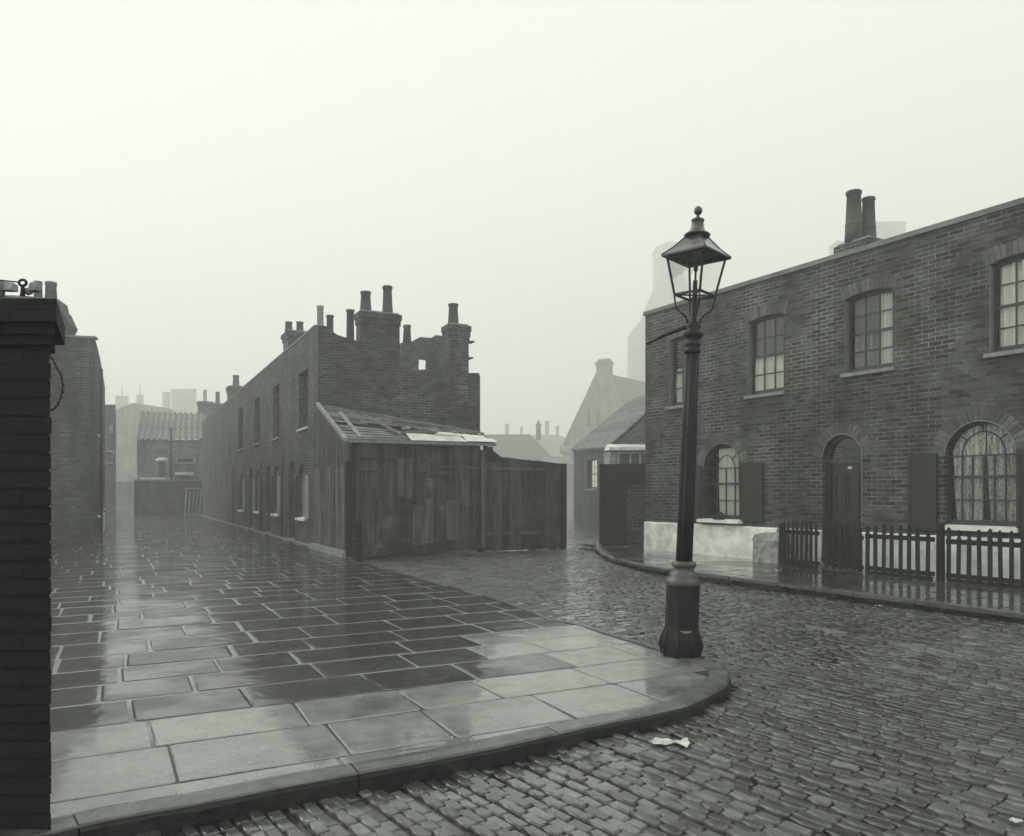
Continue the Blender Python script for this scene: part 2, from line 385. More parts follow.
def kerbstones(mb, outer, width, z, lens, rnd, dep=0.16):
    width = min(width, 0.17)
    # resample
    pts = [outer[0]]; 
    for a, b in zip(outer, outer[1:]):
        n = max(1, int((b - a).length / 0.09)); pts += [a + (b - a) * (k / n) for k in range(1, n + 1)]
    inn = offset_in(pts, width); i = 0
    while i < len(pts) - 1:
        L = rnd.uniform(*lens); j = i; acc = 0
        while j < len(pts) - 1 and acc < L: acc += (pts[j + 1] - pts[j]).length; j += 1
        dz = rnd.gauss(0, 0.003); seg = list(range(i, j + 1)); n = len(seg); vs = []
        for q, k in enumerate(seg):
            o, a = pts[k], inn[k]
            if q == 0: t = (pts[seg[1]] - pts[seg[0]]).normalized() * 0.004; o = o + t; a = a + t
            if q == n - 1: t = (pts[seg[-1]] - pts[seg[-2]]).normalized() * 0.004; o = o - t; a = a - t
            d = (a - o).normalized(); zz = z + dz; wob = rnd.gauss(0, 0.0025)
            prof = [(0.0, -dep), (0.0, -0.03 + wob), (0.007, -0.011), (0.022 + wob, -0.001), (0.1, 0.002), (width - 0.012, 0.0), (width - 0.004, -0.006), (width - 0.004, -0.05)]
            vs += [(o.x + d.x * u, o.y + d.y * u, zz + h) for u, h in prof]
        m_ = len(prof); fs = [(q * m_ + k, q * m_ + k + 1, (q + 1) * m_ + k + 1, (q + 1) * m_ + k) for q in range(n - 1) for k in range(m_ - 1)]
        fs += [tuple(range(m_)), tuple((n - 1) * m_ + k for k in range(m_))]
        o_ = len(mb.f); mb.add(vs, fs, 0, False); i = j
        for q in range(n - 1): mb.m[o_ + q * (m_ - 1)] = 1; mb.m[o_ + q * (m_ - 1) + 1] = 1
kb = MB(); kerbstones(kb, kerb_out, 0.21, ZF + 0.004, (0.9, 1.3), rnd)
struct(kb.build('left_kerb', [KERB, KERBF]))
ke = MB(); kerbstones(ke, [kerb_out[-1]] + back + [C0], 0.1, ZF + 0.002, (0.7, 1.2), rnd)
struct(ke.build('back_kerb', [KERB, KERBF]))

# right pavement
rk = [gp(a, b, ZR).xy for a, b in [(601, 541), (603, 548), (610, 553), (622, 558.5), (655, 566), (700, 572), (760, 579), (840, 589), (987, 607.5)]]
rk.append(rk[-1] + (rk[-1] - rk[-2]).normalized() * 5)
RH = Frame((3.28, 18.7), (.523, -.8527))
rpoly = rk + [RH.pt(15, 0.0, 0).xy, RH.pt(-1.2, 0.0, 0).xy, RH.pt(-2.5, 0.3, 0).xy]
rkL = rk[::-1]    # so that the inside lies on the left hand
rin = rpoly
Ur = Vector((.523, -.8527)); Nr = Vector((.8527, .523))
rkin = offset_in(rkL, 0.18)[::-1]
rinp = rkin + rpoly[len(rk):]
rp = MB(); paving(rp, rinp, Nr, Ur, lambda v: rnd.uniform(.55, .7), lambda v, u: rnd.uniform(.6, 1.1), ZR, lambda *a: 0, rnd, 0.006, 0.004)
struct(rp.build('right_pavement', FLAG_R))
jb = MB(); jp = [Vector((p.x, p.y, 0)) for p in rpoly]; jb.add([(p.x, p.y, ZR - 0.012) for p in jp], [tuple(t) for t in tessellate_polygon([jp])]); struct(jb.build('right_bedding', JOINT))
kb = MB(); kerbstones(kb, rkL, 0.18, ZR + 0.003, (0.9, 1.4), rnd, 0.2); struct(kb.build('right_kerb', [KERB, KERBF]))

# road setts
flagpoly = [p for p in (kerb_out + back + far)]
st = MB(); SE = random.Random(11)
A1 = Vector((-.60, .80)).normalized(); A2 = Vector((.80, .60)).normalized()
tip = gp(735, 700).xy
def setts(org, eu, ev, u0, u1, v0, v1, keep, wid=0.069, lo=0.11, hi=0.19):
    v = v0; V = st.v
    while v < v1:
        u = u0 - SE.random() * 0.2; ph = SE.random() * 6; dv = wid * SE.uniform(0.9, 1.12)
        while u < u1:
            L = SE.uniform(lo, hi); wv = 0.02 * math.sin(u * 0.9 + ph) + 0.03 * math.sin(u * 0.35 + v * 0.4)
            c = org + eu * (u + L / 2) + ev * (v + dv / 2 + wv)
            u += L
            if not keep(c): continue
            hu, hv = L / 2 - SE.uniform(.002, .007), dv / 2 - SE.uniform(.002, .006); tu, tv = SE.gauss(0, 0.022), SE.gauss(0, 0.04); dz = SE.gauss(0, 0.0028) + 0.014 * math.sin(c.x * 1.3 + c.y * .7) * math.sin(c.y * 0.9)
            o = len(V); zz = -0.006 + dz
            for k, (q, h) in enumerate(((0.0, -0.04), (0.0, -0.011), (0.004, -0.004), (0.010, 0.0))):
                for a, b in ((-1, -1), (1, -1), (1, 1), (-1, 1)):
                    du, dw = a * (hu - q) * (1 + SE.uniform(-.03, .03)), b * (hv - q * 0.85) * (1 + SE.uniform(-.05, .05)); p = c + eu * du + ev * dw
                    V.append(Vector((p.x, p.y, zz + h + (0 if k == 0 else du * tu + dw * tv))))
            for k in range(3):
                for i in range(4):
                    j = (i + 1) % 4; st.f.append((o + k * 4 + i, o + k * 4 + j, o + k * 4 + 4 + j, o + k * 4 + 4 + i)); st.m.append(0); st.sm.append(True)
            st.f.append((o + 12, o + 13, o + 14, o + 15)); st.m.append(0); st.sm.append(False)
        v += dv
def vis(c):
    if c.y < 2.9: return False
    px = CX + F * c.x / c.y
    return -60 < px < 1100 and not inside(c, flagpoly) and not inside(c, rpoly)
def fwd(c): return (c - tip).dot(E1)
# near carriageway: courses run up the street
setts(Vector((0, 0)), A1, A2, -6, 16, -4, 14, lambda c: vis(c) and fwd(c) < 0.4 + 0.35 * (c - tip).dot(E2) * 0.4)
# beyond the seam: courses run across
setts(Vector((0, 0)), E2, E1, -6, 26, 4, 24, lambda c: vis(c) and c.y < 24 and fwd(c) >= 0.4 + 0.35 * (c - tip).dot(E2) * 0.4)
struct(st.build('cobbled_road', SETT))
rb = MB(); rb.box(-8, 16, 1.5, 50, -0.034, -0.026); struct(rb.build('road_bedding', JOINT))
# pale channel of long stones parallel to the right kerb
ch = MB(); a = gp(805, 625).xy; b = gp(1040, 671).xy; t = (b - a).normalized(); L = (b - a).length + 1.5; u = 0; nn = Vector((-t.y, t.x))
while u < L:
    l = rnd.uniform(.35, .7); p = a + t * u; q = a + t * (u + l - .02)
    if rnd.random() < .85:
        wd = 0.035; ch.hexa([(p.x, p.y, -.03), (q.x, q.y, -.03), (q.x + nn.x * wd, q.y + nn.y * wd, -.03), (p.x + nn.x * wd, p.y + nn.y * wd, -.03),
             (p.x, p.y, .012), (q.x, q.y, .012), (q.x + nn.x * wd, q.y + nn.y * wd, .008), (p.x + nn.x * wd, p.y + nn.y * wd, .008)])
    u += l
struct(ch.build('channel', SETTP))

# ------------------------------------------------------------------ openings
def op(s0, s1, z0, z1, kind='rect', n=12, ins=0.0):
    s0, s1, z0, z1 = s0 + ins, s1 - ins, z0 + ins, z1 - ins
    if kind == 'rect': return [(s0, z0), (s1, z0), (s1, z1), (s0, z1)]
    c, hw = (s0 + s1) / 2, (s1 - s0) / 2
    rise = hw if kind == 'semi' else 0.055
    pts = [(s0, z0), (s1, z0)]
    if kind == 'semi':
        for k in range(n + 1): a = math.pi * k / n; pts.append((c + hw * math.cos(a), z1 - rise + rise * math.sin(a)))
    else:
        for k in range(n + 1): x = 1 - 2 * k / n; pts.append((c + hw * x, z1 - rise * x * x))
    return pts
def wall_panel(mb, fr, outline, holes, depth=0.12, mat=0, rmat=None):
    mb.poly(fr, outline, 0.0, mat, holes); rmat = mat if rmat is None else rmat
    for h in holes:
        n = len(h)
        for i in range(n):
            a, b = h[i], h[(i + 1) % n]; mb.quad(fr.pt(a[0], 0, a[1]), fr.pt(b[0], 0, b[1]), fr.pt(b[0], -depth, b[1]), fr.pt(a[0], -depth, a[1]), rmat)
def curtain(parent, fr, s0, s1, z0, z1, d, mat, gather=0.0, folds=7, mid=None):
    mb = MB(); nx, nz = 60, 10; vs = []
    ph = R.random() * 6
    for j in range(nz + 1):
        tz = j / nz; z = z0 + (z1 - z0) * tz
        for i in range(nx + 1):
            t = i / nx; s = s0 + (s1 - s0) * t
            if gather: s += gather * (1 - tz) ** 1.5 * (t - 0.5)
            dd = 0.05 * math.sin(t * folds * 6.28 + ph + 0.6 * math.sin(tz * 3 + ph)) + 0.01 * math.sin(t * folds * 14 + 2 * tz)
            vs.append(fr.pt(s, d + dd, z))
    mb.add(vs, [(j * (nx + 1) + i, j * (nx + 1) + i + 1, (j + 1) * (nx + 1) + i + 1, (j + 1) * (nx + 1) + i) for j in range(nz) for i in range(nx)], 0, True)
    return mb.build('curtain', mat, parent)
def soldier_arch(parent, fr, s0, s1, z1, kind, mat=ARCH):
    mb = MB(); c, hw = (s0 + s1) / 2, (s1 - s0) / 2; rr = random.Random(int(s0 * 100)); H = 0.215
    if kind == 'semi':
        n = int(math.pi * (hw + .05) / 0.075); zc = z1 - hw
        for k in range(n):
            a0, a1 = math.pi * (k + .07) / n, math.pi * (k + .93) / n; p = []
            q = [(c + r * math.cos(a), zc + r * math.sin(a)) for r, a in ((hw + .012, a0), (hw + .012, a1), (hw + H, a1), (hw + H, a0))]
            mb.hexa([fr.pt(x, -.02, z) for x, z in q] + [fr.pt(x, .006, z) for x, z in q])
    else:
        n = int((2 * hw + .1) / 0.075)
        for k in range(n):
            t0, t1 = (k + .07) / n, (k + .93) / n; f0, f1 = 2 * t0 - 1, 2 * t1 - 1; b = lambda f: z1 - 0.055 * f * f + .012; ww = hw + .06
            q = [(c + ww * f0, b(f0)), (c + ww * f1, b(f1)), (c + (ww + .07) * f1, b(f1) + H), (c + (ww + .07) * f0, b(f0) + H)]
            mb.hexa([fr.pt(x, -.02, z) for x, z in q] + [fr.pt(x, .006, z) for x, z in q])
    return mb.build('brick_arch', mat, parent)
def window(root, fr, s0, s1, z0, z1, kind='seg', cols=3, rows=(2, 2), fmat=FRM, depth=0.12, glass=True, sill=None, arch=True, silld=0.07, label=None, fw=0.045):
    w_ = MB(); out_ = op(s0, s1, z0, z1, kind); inn = op(s0, s1, z0, z1, kind, ins=fw)
    w_.ring(fr, out_, inn, -depth + .012, -depth - .05); win = w_.build('window', fmat, root)
    if label: win['label'] = label
    b = MB(); a0, a1, c0, c1 = s0 + fw, s1 - fw, z0 + fw, z1 - fw; zm = (c0 + c1) / 2 if kind != 'semi' else c0 + (c1 - c0) * 0.47
    D0, D1 = -depth - .004, -depth - .034; bw_ = 0.011
    b.fbox(fr, a0, a1, D0, D1 - .01, zm - .022, zm + .022)
    b.fbox(fr, a0, a1, D0 + .002, D1, c0, c0 + .05)
    hw = (a1 - a0) / 2; c = (a0 + a1) / 2
    if kind == 'semi':
        zs = c1 - hw
        for k in range(rows[0] - 1):
            zz = c0 + (zm - c0) * (k + 1) / rows[0]; b.fbox(fr, a0, a1, D0 - .003, D1, zz - bw_, zz + bw_)
        for k in range(1, cols):
            s = a0 + (a1 - a0) * k / cols; b.fbox(fr, s - bw_, s + bw_, D0 - .005, D1, c0, zs if abs(k - cols / 2) > .3 * cols else zs)
        b.fbox(fr, a0, a1, D0 - .003, D1, zs - bw_, zs + bw_)
        # inner loop arch and radial bars
        ri = hw / cols * (cols - 2) if cols > 3 else hw * .42
        pts = [fr.pt(c + ri * math.cos(math.pi * k / 12), -depth - .02, zs + ri * 1.15 * math.sin(math.pi * k / 12)) for k in range(13)]
        b.tube(pts, .011, 6)
        for ang in (42, 90, 138) if cols > 4 else (45, 135):
            a = math.radians(ang); x0, z0_ = c + ri * math.cos(a), zs + ri * 1.15 * math.sin(a)
            b.tube([fr.pt(x0, -depth - .02, z0_), fr.pt(c + hw * math.cos(a), -depth - .02, zs + hw * math.sin(a))], .011, 6)
    else:
        for k in range(1, cols):
            s = a0 + (a1 - a0) * k / cols; b.fbox(fr, s - bw_, s + bw_, D0 - .005, D1, c0, c1 - .01)
        for lo, hi, n in ((c0, zm, rows[0]), (zm, c1, rows[1])):
            for k in range(1, n): zz = lo + (hi - lo) * k / n; b.fbox(fr, a0, a1, D0 - .003, D1, zz - bw_, zz + bw_)
    b.build('sash', fmat, win)
    if glass: p = MB(); p.poly(fr, op(s0, s1, z0, z1, kind, ins=fw - .008), -depth - .019); p.build('pane', GLASS, win)
    if sill is not None:
        m = MB(); m.hexa([fr.pt(s0 - .06, -depth, z0 - .07), fr.pt(s1 + .06, -depth, z0 - .07), fr.pt(s1 + .06, silld, z0 - .07), fr.pt(s0 - .06, silld, z0 - .07),
                          fr.pt(s0 - .06, -depth, z0 + .014), fr.pt(s1 + .06, -depth, z0 + .014), fr.pt(s1 + .06, silld, z0 - .005), fr.pt(s0 - .06, silld, z0 - .005)])
        m.build('sill', sill, win)
    if arch: soldier_arch(win, fr, s0, s1, z1, kind)
    return win
def shutter(root, fr, s0, s1, z0, z1, mat=SHUT, d=0.012, label=None):
    m = MB(); m.fbox(fr, s0, s1, d, d + .028, z0, z1); st_ = .05
    for zz0, zz1 in ((z0, z0 + .08), ((z0 + z1) / 2 - .04, (z0 + z1) / 2 + .04), (z1 - .08, z1)): m.fbox(fr, s0 + st_, s1 - st_, d + .026, d + .04, zz0, zz1)
    m.fbox(fr, s0, s0 + st_, d + .026, d + .0405, z0 + .001, z1 - .001); m.fbox(fr, s1 - st_, s1, d + .026, d + .0405, z0 + .001, z1 - .001)
    o = m.build('shutter', mat, root)
    if label: o['label'] = label
    return o
def chimney(root, fr, s0, s1, d0, d1, z0, z1, pots, brick, cap=0.05, courses=2):
    m = MB(); m.fbox(fr, s0, s1, d0, d1, z0, z1 - .1)
    for k in range(courses):
        c = cap * (k + 1) / courses; m.fbox(fr, s0 - c, s1 + c, d0 - c, d1 + c, z1 - .1 - .15 * (courses - 1 - k) - (0.003 * k) - .08, z1 - .1 - .15 * (courses - 1 - k) + .07)
    m.fbox(fr, s0 - cap * .4, s1 + cap * .4, d0 - cap * .4, d1 + cap * .4, z1 - .05, z1 + .03, 1, taper=.05)
    o = m.build('chimney', [brick, COPE], root)
    for s, d, r, h, mt in pots:
        q = MB(); P = fr.pt(s, d, z1 - .01)
        q.lathe([(r * 1.1, 0), (r * 1.05, h * .12), (r * .95, h * .4), (r * .84, h * .88), (r * .98, h * .9), (r * 1.0, h * .97), (r * .9, h), (r * .7, h), (r * .65, h * .8)], P, 16)
        q.build('chimney_pot', mt, o)
    return o

# ------------------------------------------------------------------ house on the right
rh = thing('brick_house', 'two storey brown brick house with arched windows behind the street lamp', 'house', RH.pt(0, 0, ZR))
S = RH.s
ups = [(S(669), S(697), 3.54, 5.14), (S(748), S(783.5), 3.54, 5.13), (S(845), S(892.5), 3.70, 5.12), (S(989.6), S(1040), 3.68, 5.12)]
W4 = ups[3]; ups[3] = (W4[0], W4[0] + .92, 3.68, 5.12)
ups.append((10.6, 11.5, 3.68, 5.12))
aw1 = (S(703.6), S(741), 0.92, 2.58); aw2 = (S(944.4), S(1016), 0.97, 2.64); dr = (S(822.5), S(862), ZR, 2.59); dr2 = (9.9, 10.75, ZR, 2.59)
holes = [op(*u, 'seg') for u in ups] + [op(*aw1, 'semi'), op(*aw2, 'semi'), op(*dr, 'semi', 16), op(*dr2, 'semi', 16)]
TOP = 5.86; LEN = 13.0
wl = MB(); wall_panel(wl, RH, [(0, 0), (dr[0], 0), (dr[0], .01), (dr[1], .01), (dr[1], 0), (LEN, 0), (LEN, TOP), (0, TOP)], holes)
P = RH.pt
for a, b in (((0, 0), (0, -6)), ((LEN, 0), (LEN, -6)), ((0, -6), (LEN, -6))):
    wl.quad(P(a[0], a[1], 0), P(b[0], b[1], 0), P(b[0], b[1], TOP - (0.6 if b[1] else 0)), P(a[0], a[1], TOP - (0.6 if a[1] else 0)))
wl.build('wall', BR_R, rh)
c = MB(); s = -0.03
while s < LEN: l = R.uniform(.75, .95); c.fbox(RH, s, min(s + l - .006, LEN + .03), -.27, .045, TOP + R.uniform(-.002, .002), TOP + .09); s += l
c.build('coping', COPE, rh)
rf = MB(); rf.quad(P(0, -.2, TOP - .15), P(LEN, -.2, TOP - .15), P(LEN, -6, TOP - .9), P(0, -6, TOP - .9)); rf.build('roof', SLATE, rh)
for i, u in enumerate(ups):
    wn = window(rh, RH, *u, 'seg', 3, (2, 2), FRM, sill=SILLD if i < 3 else SILLD)
    a0, a1, c0, c1 = u[0] + .05, u[1] - .05, u[2] + .05, u[3] - .05; zm = (c0 + c1) / 2
    # painted left reveal
    m = MB(); m.fbox(RH, u[0] + .001, u[0] + .012, -.119, .002, u[2] + .02, u[3] - .07); m.build('reveal', PLAST, wn)
    if i == 0: curtain(wn, RH, a0, a1, c0, zm + .1, -.215, LACE); wn['label'] = 'sash window half hidden behind the lamp column'
    if i == 1:
        b_ = MB(); b_.fbox(RH, a0, a1, -.165, -.175, zm + .01, c1); b_.build('blind', BLIND, wn); curtain(wn, RH, a0, a1, c0, zm + .02, -.215, LACE); wn['label'] = 'sash window with a dark blind over its top half'
    if i == 2: curtain(wn, RH, a0 + .54, a1, c0, c1, -.215, LACE, folds=4); curtain(wn, RH, a0 + .05, a0 + .5, c0, zm + .03, -.21, SILLD, folds=3); b_ = MB(); b_.fbox(RH, a0, a0 + .5, -.2, -.21, zm + .04, c1); b_.build('blind', BLIND, wn)  # left curtain is an added pale stand-in for sky reflected in the panes
    if i == 3: curtain(wn, RH, a0, a1, c0, c1, -.215, LACE, folds=6)
    if i == 4: curtain(wn, RH, a0, a1, c0, c1, -.215, LACE, folds=6)
w1 = window(rh, RH, *aw1, 'semi', 4, (2, 2), FRM, sill=WHITE, silld=.16)
curtain(w1, RH, aw1[0] + .30, aw1[1] - .22, aw1[2] + .06, aw1[3] - .1, -.225, LACE, folds=4)
curtain(w1, RH, aw1[0] + .88, aw1[1] - .04, aw1[2] + .06, aw1[3] - .3, -.23, LACEP, folds=2)
w2 = window(rh, RH, *aw2, 'semi', 6, (2, 2), FRM, sill=WHITE, silld=.10)
m_ = (aw2[0] + aw2[1]) / 2 + .03
curtain(w2, RH, aw2[0] + .05, m_ - .01, aw2[2] + .06, aw2[3] - .06, -.215, LACEP, -.10, folds=4); curtain(w2, RH, m_ + .01, aw2[1] - .04, aw2[2] + .06, aw2[3] - .06, -.225, LACEP, -.10, folds=5)
for a in (aw1, aw2, dr, dr2):       # thin pale rim on each arch
    m = MB(); o1 = op(*a, 'semi', 20)[1:]; c = (a[0] + a[1]) / 2; k0 = 1
    m.tube([RH.pt(x, .003, z) for x, z in o1[1 if a not in (dr, dr2) else 0:]], .009 if a != aw1 else .005, 6); 
    (m.build('arch_rim', SILLD, w1 if a == aw1 else w2 if a == aw2 else rh))
for a in (dr, dr2):
    m = MB(); out_ = op(*a, 'semi', 16); inn = [(x, z) for x, z in op(a[0] + .07, a[1] - .07, a[2] + .02, a[3] - .07, 'semi', 16)]
    m.ring(RH, out_, inn, -.13, -.2); m.fbox(RH, a[0] + .06, a[1] - .06, -.125, -.2, 2.05, 2.14); 
    d = MB(); s0, s1 = a[0] + .075, a[1] - .075
    d.fbox(RH, s0, s1, -.165, -.205, ZR + .02, 2.05)
    for (f0, f1) in ((.12, .47), (.53, .88)):
        for z0, z1 in ((.32, .95), (1.12, 1.85)):
            x0, x1 = s0 + (s1 - s0) * f0, s0 + (s1 - s0) * f1
            d.ring(RH, [(x0, z0), (x1, z0), (x1, z1), (x0, z1)], [(x0 + .03, z0 + .03), (x1 - .03, z0 + .03), (x1 - .03, z1 - .03), (x0 + .03, z1 - .03)], -.150, -.166)
    dd = d.build('door', DOORP, rh); m.build('door_frame', FRM, dd)
    g_ = MB(); g_.poly(RH, op(a[0] + .07, a[1] - .07, 2.14, a[3] - .07, 'semi', 12), -.17); g_.build('fanlight', GLASS, dd)
    k = MB(); kc = RH.pt((s0 + s1) / 2 + .06, -.148, 1.97); k.hexa([RH.pt((s0 + s1) / 2 + .06 + x, dq, 1.97 + z) for dq in (-.166, -.155) for x, z in ((-.045, -.022), (.045, -.022), (.04, .022), (-.04, .022))]); k.build('plate', SILL, dd)
    k = MB(); k.tube([RH.pt(s1 - .09, -.16, 1.05), RH.pt(s1 - .09, -.12, 1.05)], [.012, .022], 10); k.build('door_knob', IRON, dd)
    k = MB(); k.fbox(RH, a[0] + .002, a[1] - .002, -.2, .08, ZR - .02, ZR + .06); k.build('doorstep', SILLD, rh)
    soldier_arch(rh, RH, a[0], a[1], a[3], 'semi')
# side lights of the reveals, pale paint round the door opening
for s0, s1, mt in ((0.0, 3.97, WHITE), (3.975, 4.74, DIRTYW), (4.745, dr[0] - .004, WHITE), (dr[1] + .004, 9.88, WHITE), (10.77, LEN, WHITE)):
    m = MB(); n = max(2, int((s1 - s0) / .12)); zt = .80; vs = []
    for i in range(n + 1):
        x = s0 + (s1 - s0) * i / n; w0 = R.uniform(-.006, .006)
        vs += [RH.pt(x, .045 + w0, ZR - .05), RH.pt(x, .04 + w0 * .5, zt - .03), RH.pt(x, .005, zt + R.uniform(-.006, .006)), RH.pt(x, -.01, zt - .05)]
    m.add(vs, [(4 * i + k, 4 * i + 4 + k, 4 * i + 5 + k, 4 * i + 1 + k) for i in range(n) for k in range(3)] + [(0, 1, 2, 3), (4 * n, 4 * n + 1, 4 * n + 2, 4 * n + 3)], 0)
    o = m.build('plinth', mt, rh)
    if mt is DIRTYW: o['label'] = 'dirtier stretch of whitewashed plinth behind the first pickets'
shutter(rh, RH, S(741.5), S(764), .90, 2.13, SHUT, label='dark shutter right of the small arched window')
shutter(rh, RH, S(690), S(702.5), .90, 2.13, SHUT)
shutter(rh, RH, S(909), S(938), .88, 2.16, SHUT, label='broad dark shutter left of the big arched window')
shutter(rh, RH, S(1018), S(1018) + .5, .88, 2.16, SHUT)
chimney(rh, RH, S(840, -2.4), S(874, -2.4), -2.95, -2.25, 4.8, zat(246, RH.pt(S(855, -2.6), -2.6, 0).y), [], BR_R, .03)
for px0, px1, py, dd in ((845.5, 862, 191.5, -2.45), (861.5, 875.5, 198, -2.75)):
    s0 = S((px0 + px1) / 2, dd); q = MB(); Yp = RH.pt(s0, dd, 0).y; r = (px1 - px0) / 2 / F * Yp; zb = zat(246, Yp); zt = zat(py, Yp); h = zt - zb
    prof = [(r * 1.08, 0), (r * .98, h * .35), (r * .95, h * .36), (r * 1.0, h * .37), (r * 1.0, h * .39), (r * .94, h * .4), (r * .80, h * .93), (r * .90, h * .94), (r * .92, h * .985), (r * .85, h), (r * .6, h), (r * .55, h * .8)]
    q.lathe(prof, RH.pt(s0, dd, zb), 24); q.build('chimney_pot', POT, rh)
# end buttress
m = MB(); d1 = .40; a0, a1 = S(752.5, d1), S(779, d1)
m.hexa([RH.pt(a0, .03, ZR - .02), RH.pt(a1 - .03, .03, ZR - .02), RH.pt(a1 - .03, d1, ZR - .02), RH.pt(a0, d1, ZR - .02), RH.pt(a0, .03, .55), RH.pt(a1 - .01, .03, .55), RH.pt(a1 - .01, d1, .55), RH.pt(a0 + .01, d1, .55)])
m.hexa([RH.pt(a0 - .01, .03, .552), RH.pt(a1 + .02, .03, .552), RH.pt(a1 + .03, d1 + .01, .552), RH.pt(a0 - .01, d1 + .01, .552), RH.pt(a0 + .02, .03, .70), RH.pt(a1 + .06, .03, .72), RH.pt(a1 + .05, d1 - .02, .69), RH.pt(a0 + .02, d1 - .03, .66)])
tag(m.build('stone_block', DIRTYW, origin=RH.pt(a0, d1, ZR)), 'mottled whitewashed stone block at the left end of the picket fence', 'stone block')
# dark bundle on the sill
m = MB(); sb = (aw1[0] + aw1[1]) / 2 - .02; n = 14; vs = []; 
for j in range(8):
    ph = j / 7 * math.pi / 2
    for i in range(n):
        a = 2 * math.pi * i / n; k = 1 + .18 * math.sin(3 * a + j) + .08 * math.sin(5 * a)
        vs.append(RH.pt(sb + .15 * math.cos(a) * math.cos(ph) * k, .06 + .08 * math.sin(a) * math.cos(ph) * k, aw1[2] + .008 + (.13 + .05 * math.cos(a)) * math.sin(ph)))
m.add(vs, [(j * n + i, j * n + (i + 1) % n, (j + 1) * n + (i + 1) % n, (j + 1) * n + i) for j in range(7) for i in range(n)] + [tuple(range(n))], 0, True)
tag(m.build('cloth_bundle', CLOTH, origin=RH.pt(sb, .05, aw1[2])), 'small black bundle lying on the white window sill', 'bundle')

# ------------------------------------------------------------------ picket fences
FD = .5
def picket(root, s, w, h, lean, d=FD):
    m = MB(); z0 = ZR + .01; pts = [(-w / 2, 0), (w / 2, 0), (w / 2, h - .13), (w * .28, h - .115), (w * .5, h - .075), (w * .42, h - .03), (0, h), (-w * .42, h - .03), (-w * .5, h - .075), (-w * .28, h - .115), (-w / 2, h - .13)]
    m.prism(RH, [(s + x + lean * z, z0 + z) for x, z in pts], d, d + .02); return m.build('picket', PICK, root)
def fence(label, s0, s1, pitch, w, h, name='picket_fence', cat='fence', posts=(), group=None, board=True):
    t = thing(name, label, cat, RH.pt(s0, FD, ZR)); s = s0 + w / 2; rr = random.Random(int(s0 * 10))
    if group: t['group'] = group
    while s < s1: picket(t, s, w * rr.uniform(.9, 1.1), h + rr.uniform(-.035, .02), rr.gauss(0, .018)); s += pitch * rr.uniform(.93, 1.07)
    for z0, z1 in ((ZR + h - .24, ZR + h - .165), (ZR + .05, ZR + .12)):
        m = MB(); m.fbox(RH, s0 - .02, s1 + .02, FD - .05, FD - .002, z0, z1); m.build('rail', PICK, t)
    if board: m = MB(); m.fbox(RH, s0, s1, FD - .03, FD - .004, ZR, ZR + .04); m.build('gravel_board', PICK, t)
    for p, pw, ph in posts: m = MB(); m.fbox(RH, p, p + pw, FD - .08, FD + .03, ZR - .05, ZR + ph, taper=.004); m.build('post', PICK, t)
    return t
SF = lambda px: S(px, FD)
fence('short run of close dark pickets between the stone block and the front gate', SF(783), SF(817), .105, .05, .84, posts=((SF(781) - .03, .09, .80),))
fence('low picket gate standing in front of the dark arched door', SF(825), SF(861), .135, .07, .80, 'picket_gate', 'gate', board=False)
fence('dark picket fence in front of white plinth, from the gate to the thick post', SF(866), SF(932), .15, .062, .84)
fence('long dark picket fence below the big arched window, right of the thick post', SF(947), SF(1024) + 1.6, .15, .062, .82, posts=((SF(937), .085, .90),))

# ------------------------------------------------------------------ terrace row in the middle
T = Frame(C0, E1); s_c = T.s(318); s_e = T.s(202); TT = 5.87
row = thing('terraced_row', 'long sooty brick terrace with narrow windows running away down the alley', 'house', T.pt(s_c, 0, ZF))
def tw(pa, pb, ya, yb): s0, s1 = sorted((T.s(pa), T.s(pb))); pm = (pa + pb) / 2; return s0, s1, T.z(pm, yb), T.z(pm, ya)
upw = [tw(299, 308, 371, 428), tw(273, 279.5, 386, 438), tw(254.6, 260, 398, 443.5), tw(238.4, 243, 408, 449)]
lww = [tw(298.3, 306.3, 463.5, 518), tw(273.4, 278.8, 466, 514), tw(255.3, 259.5, 469, 511.5), tw(239.8, 243.8, 472, 510)]
drs = [tw(289, 295.3, 461, 537), tw(266.3, 270.8, 465, 530), tw(249.5, 253, 468, 525)]
drs = [(a, b, ZF, d) for a, b, c_, d in drs]
upw = [(a, b, c_ , d) for a, b, c_, d in upw]
wl = MB(); hl = [op(*u, 'rect') for u in upw] + [op(*u, 'semi') for u in lww] + [op(*u, 'semi') for u in drs]
wall_panel(wl, T, [(s_c, 0), (s_e, 0), (s_e, 6.02), (s_e * .6 + s_c * .4, TT + .06), (s_c + .2, TT), (s_c, TT - .02)], hl, .13)
Gf = Frame(T.pt(s_c, 0, 0), E2)
gprof = [(0, 0), (4.27, 0), (4.27, 4.5), (3.49, 4.65), (2.17, 4.98), (2.17, 5.5), (.96, 5.56), (.5, 5.66), (.2, TT - .01), (0, TT - .02)]
wl.poly(Gf, gprof, 0.0)
BKs = 4.27
for q0, q1, z0, z1 in (((s_c, -BKs), (s_e, -BKs), 4.5, 4.5), ((s_e, 0), (s_e, -BKs), 6.0, 4.6)):
    wl.quad(T.pt(q0[0], q0[1], 0), T.pt(q1[0], q1[1], 0), T.pt(q1[0], q1[1], z1), T.pt(q0[0], q0[1], z0))
wl.build('wall', BR_T, row)
cp = MB(); cp.fbox(T, s_c + .35, s_e, -.25, .02, TT + .012, TT + .07); cp.build('coping', COPE, row)
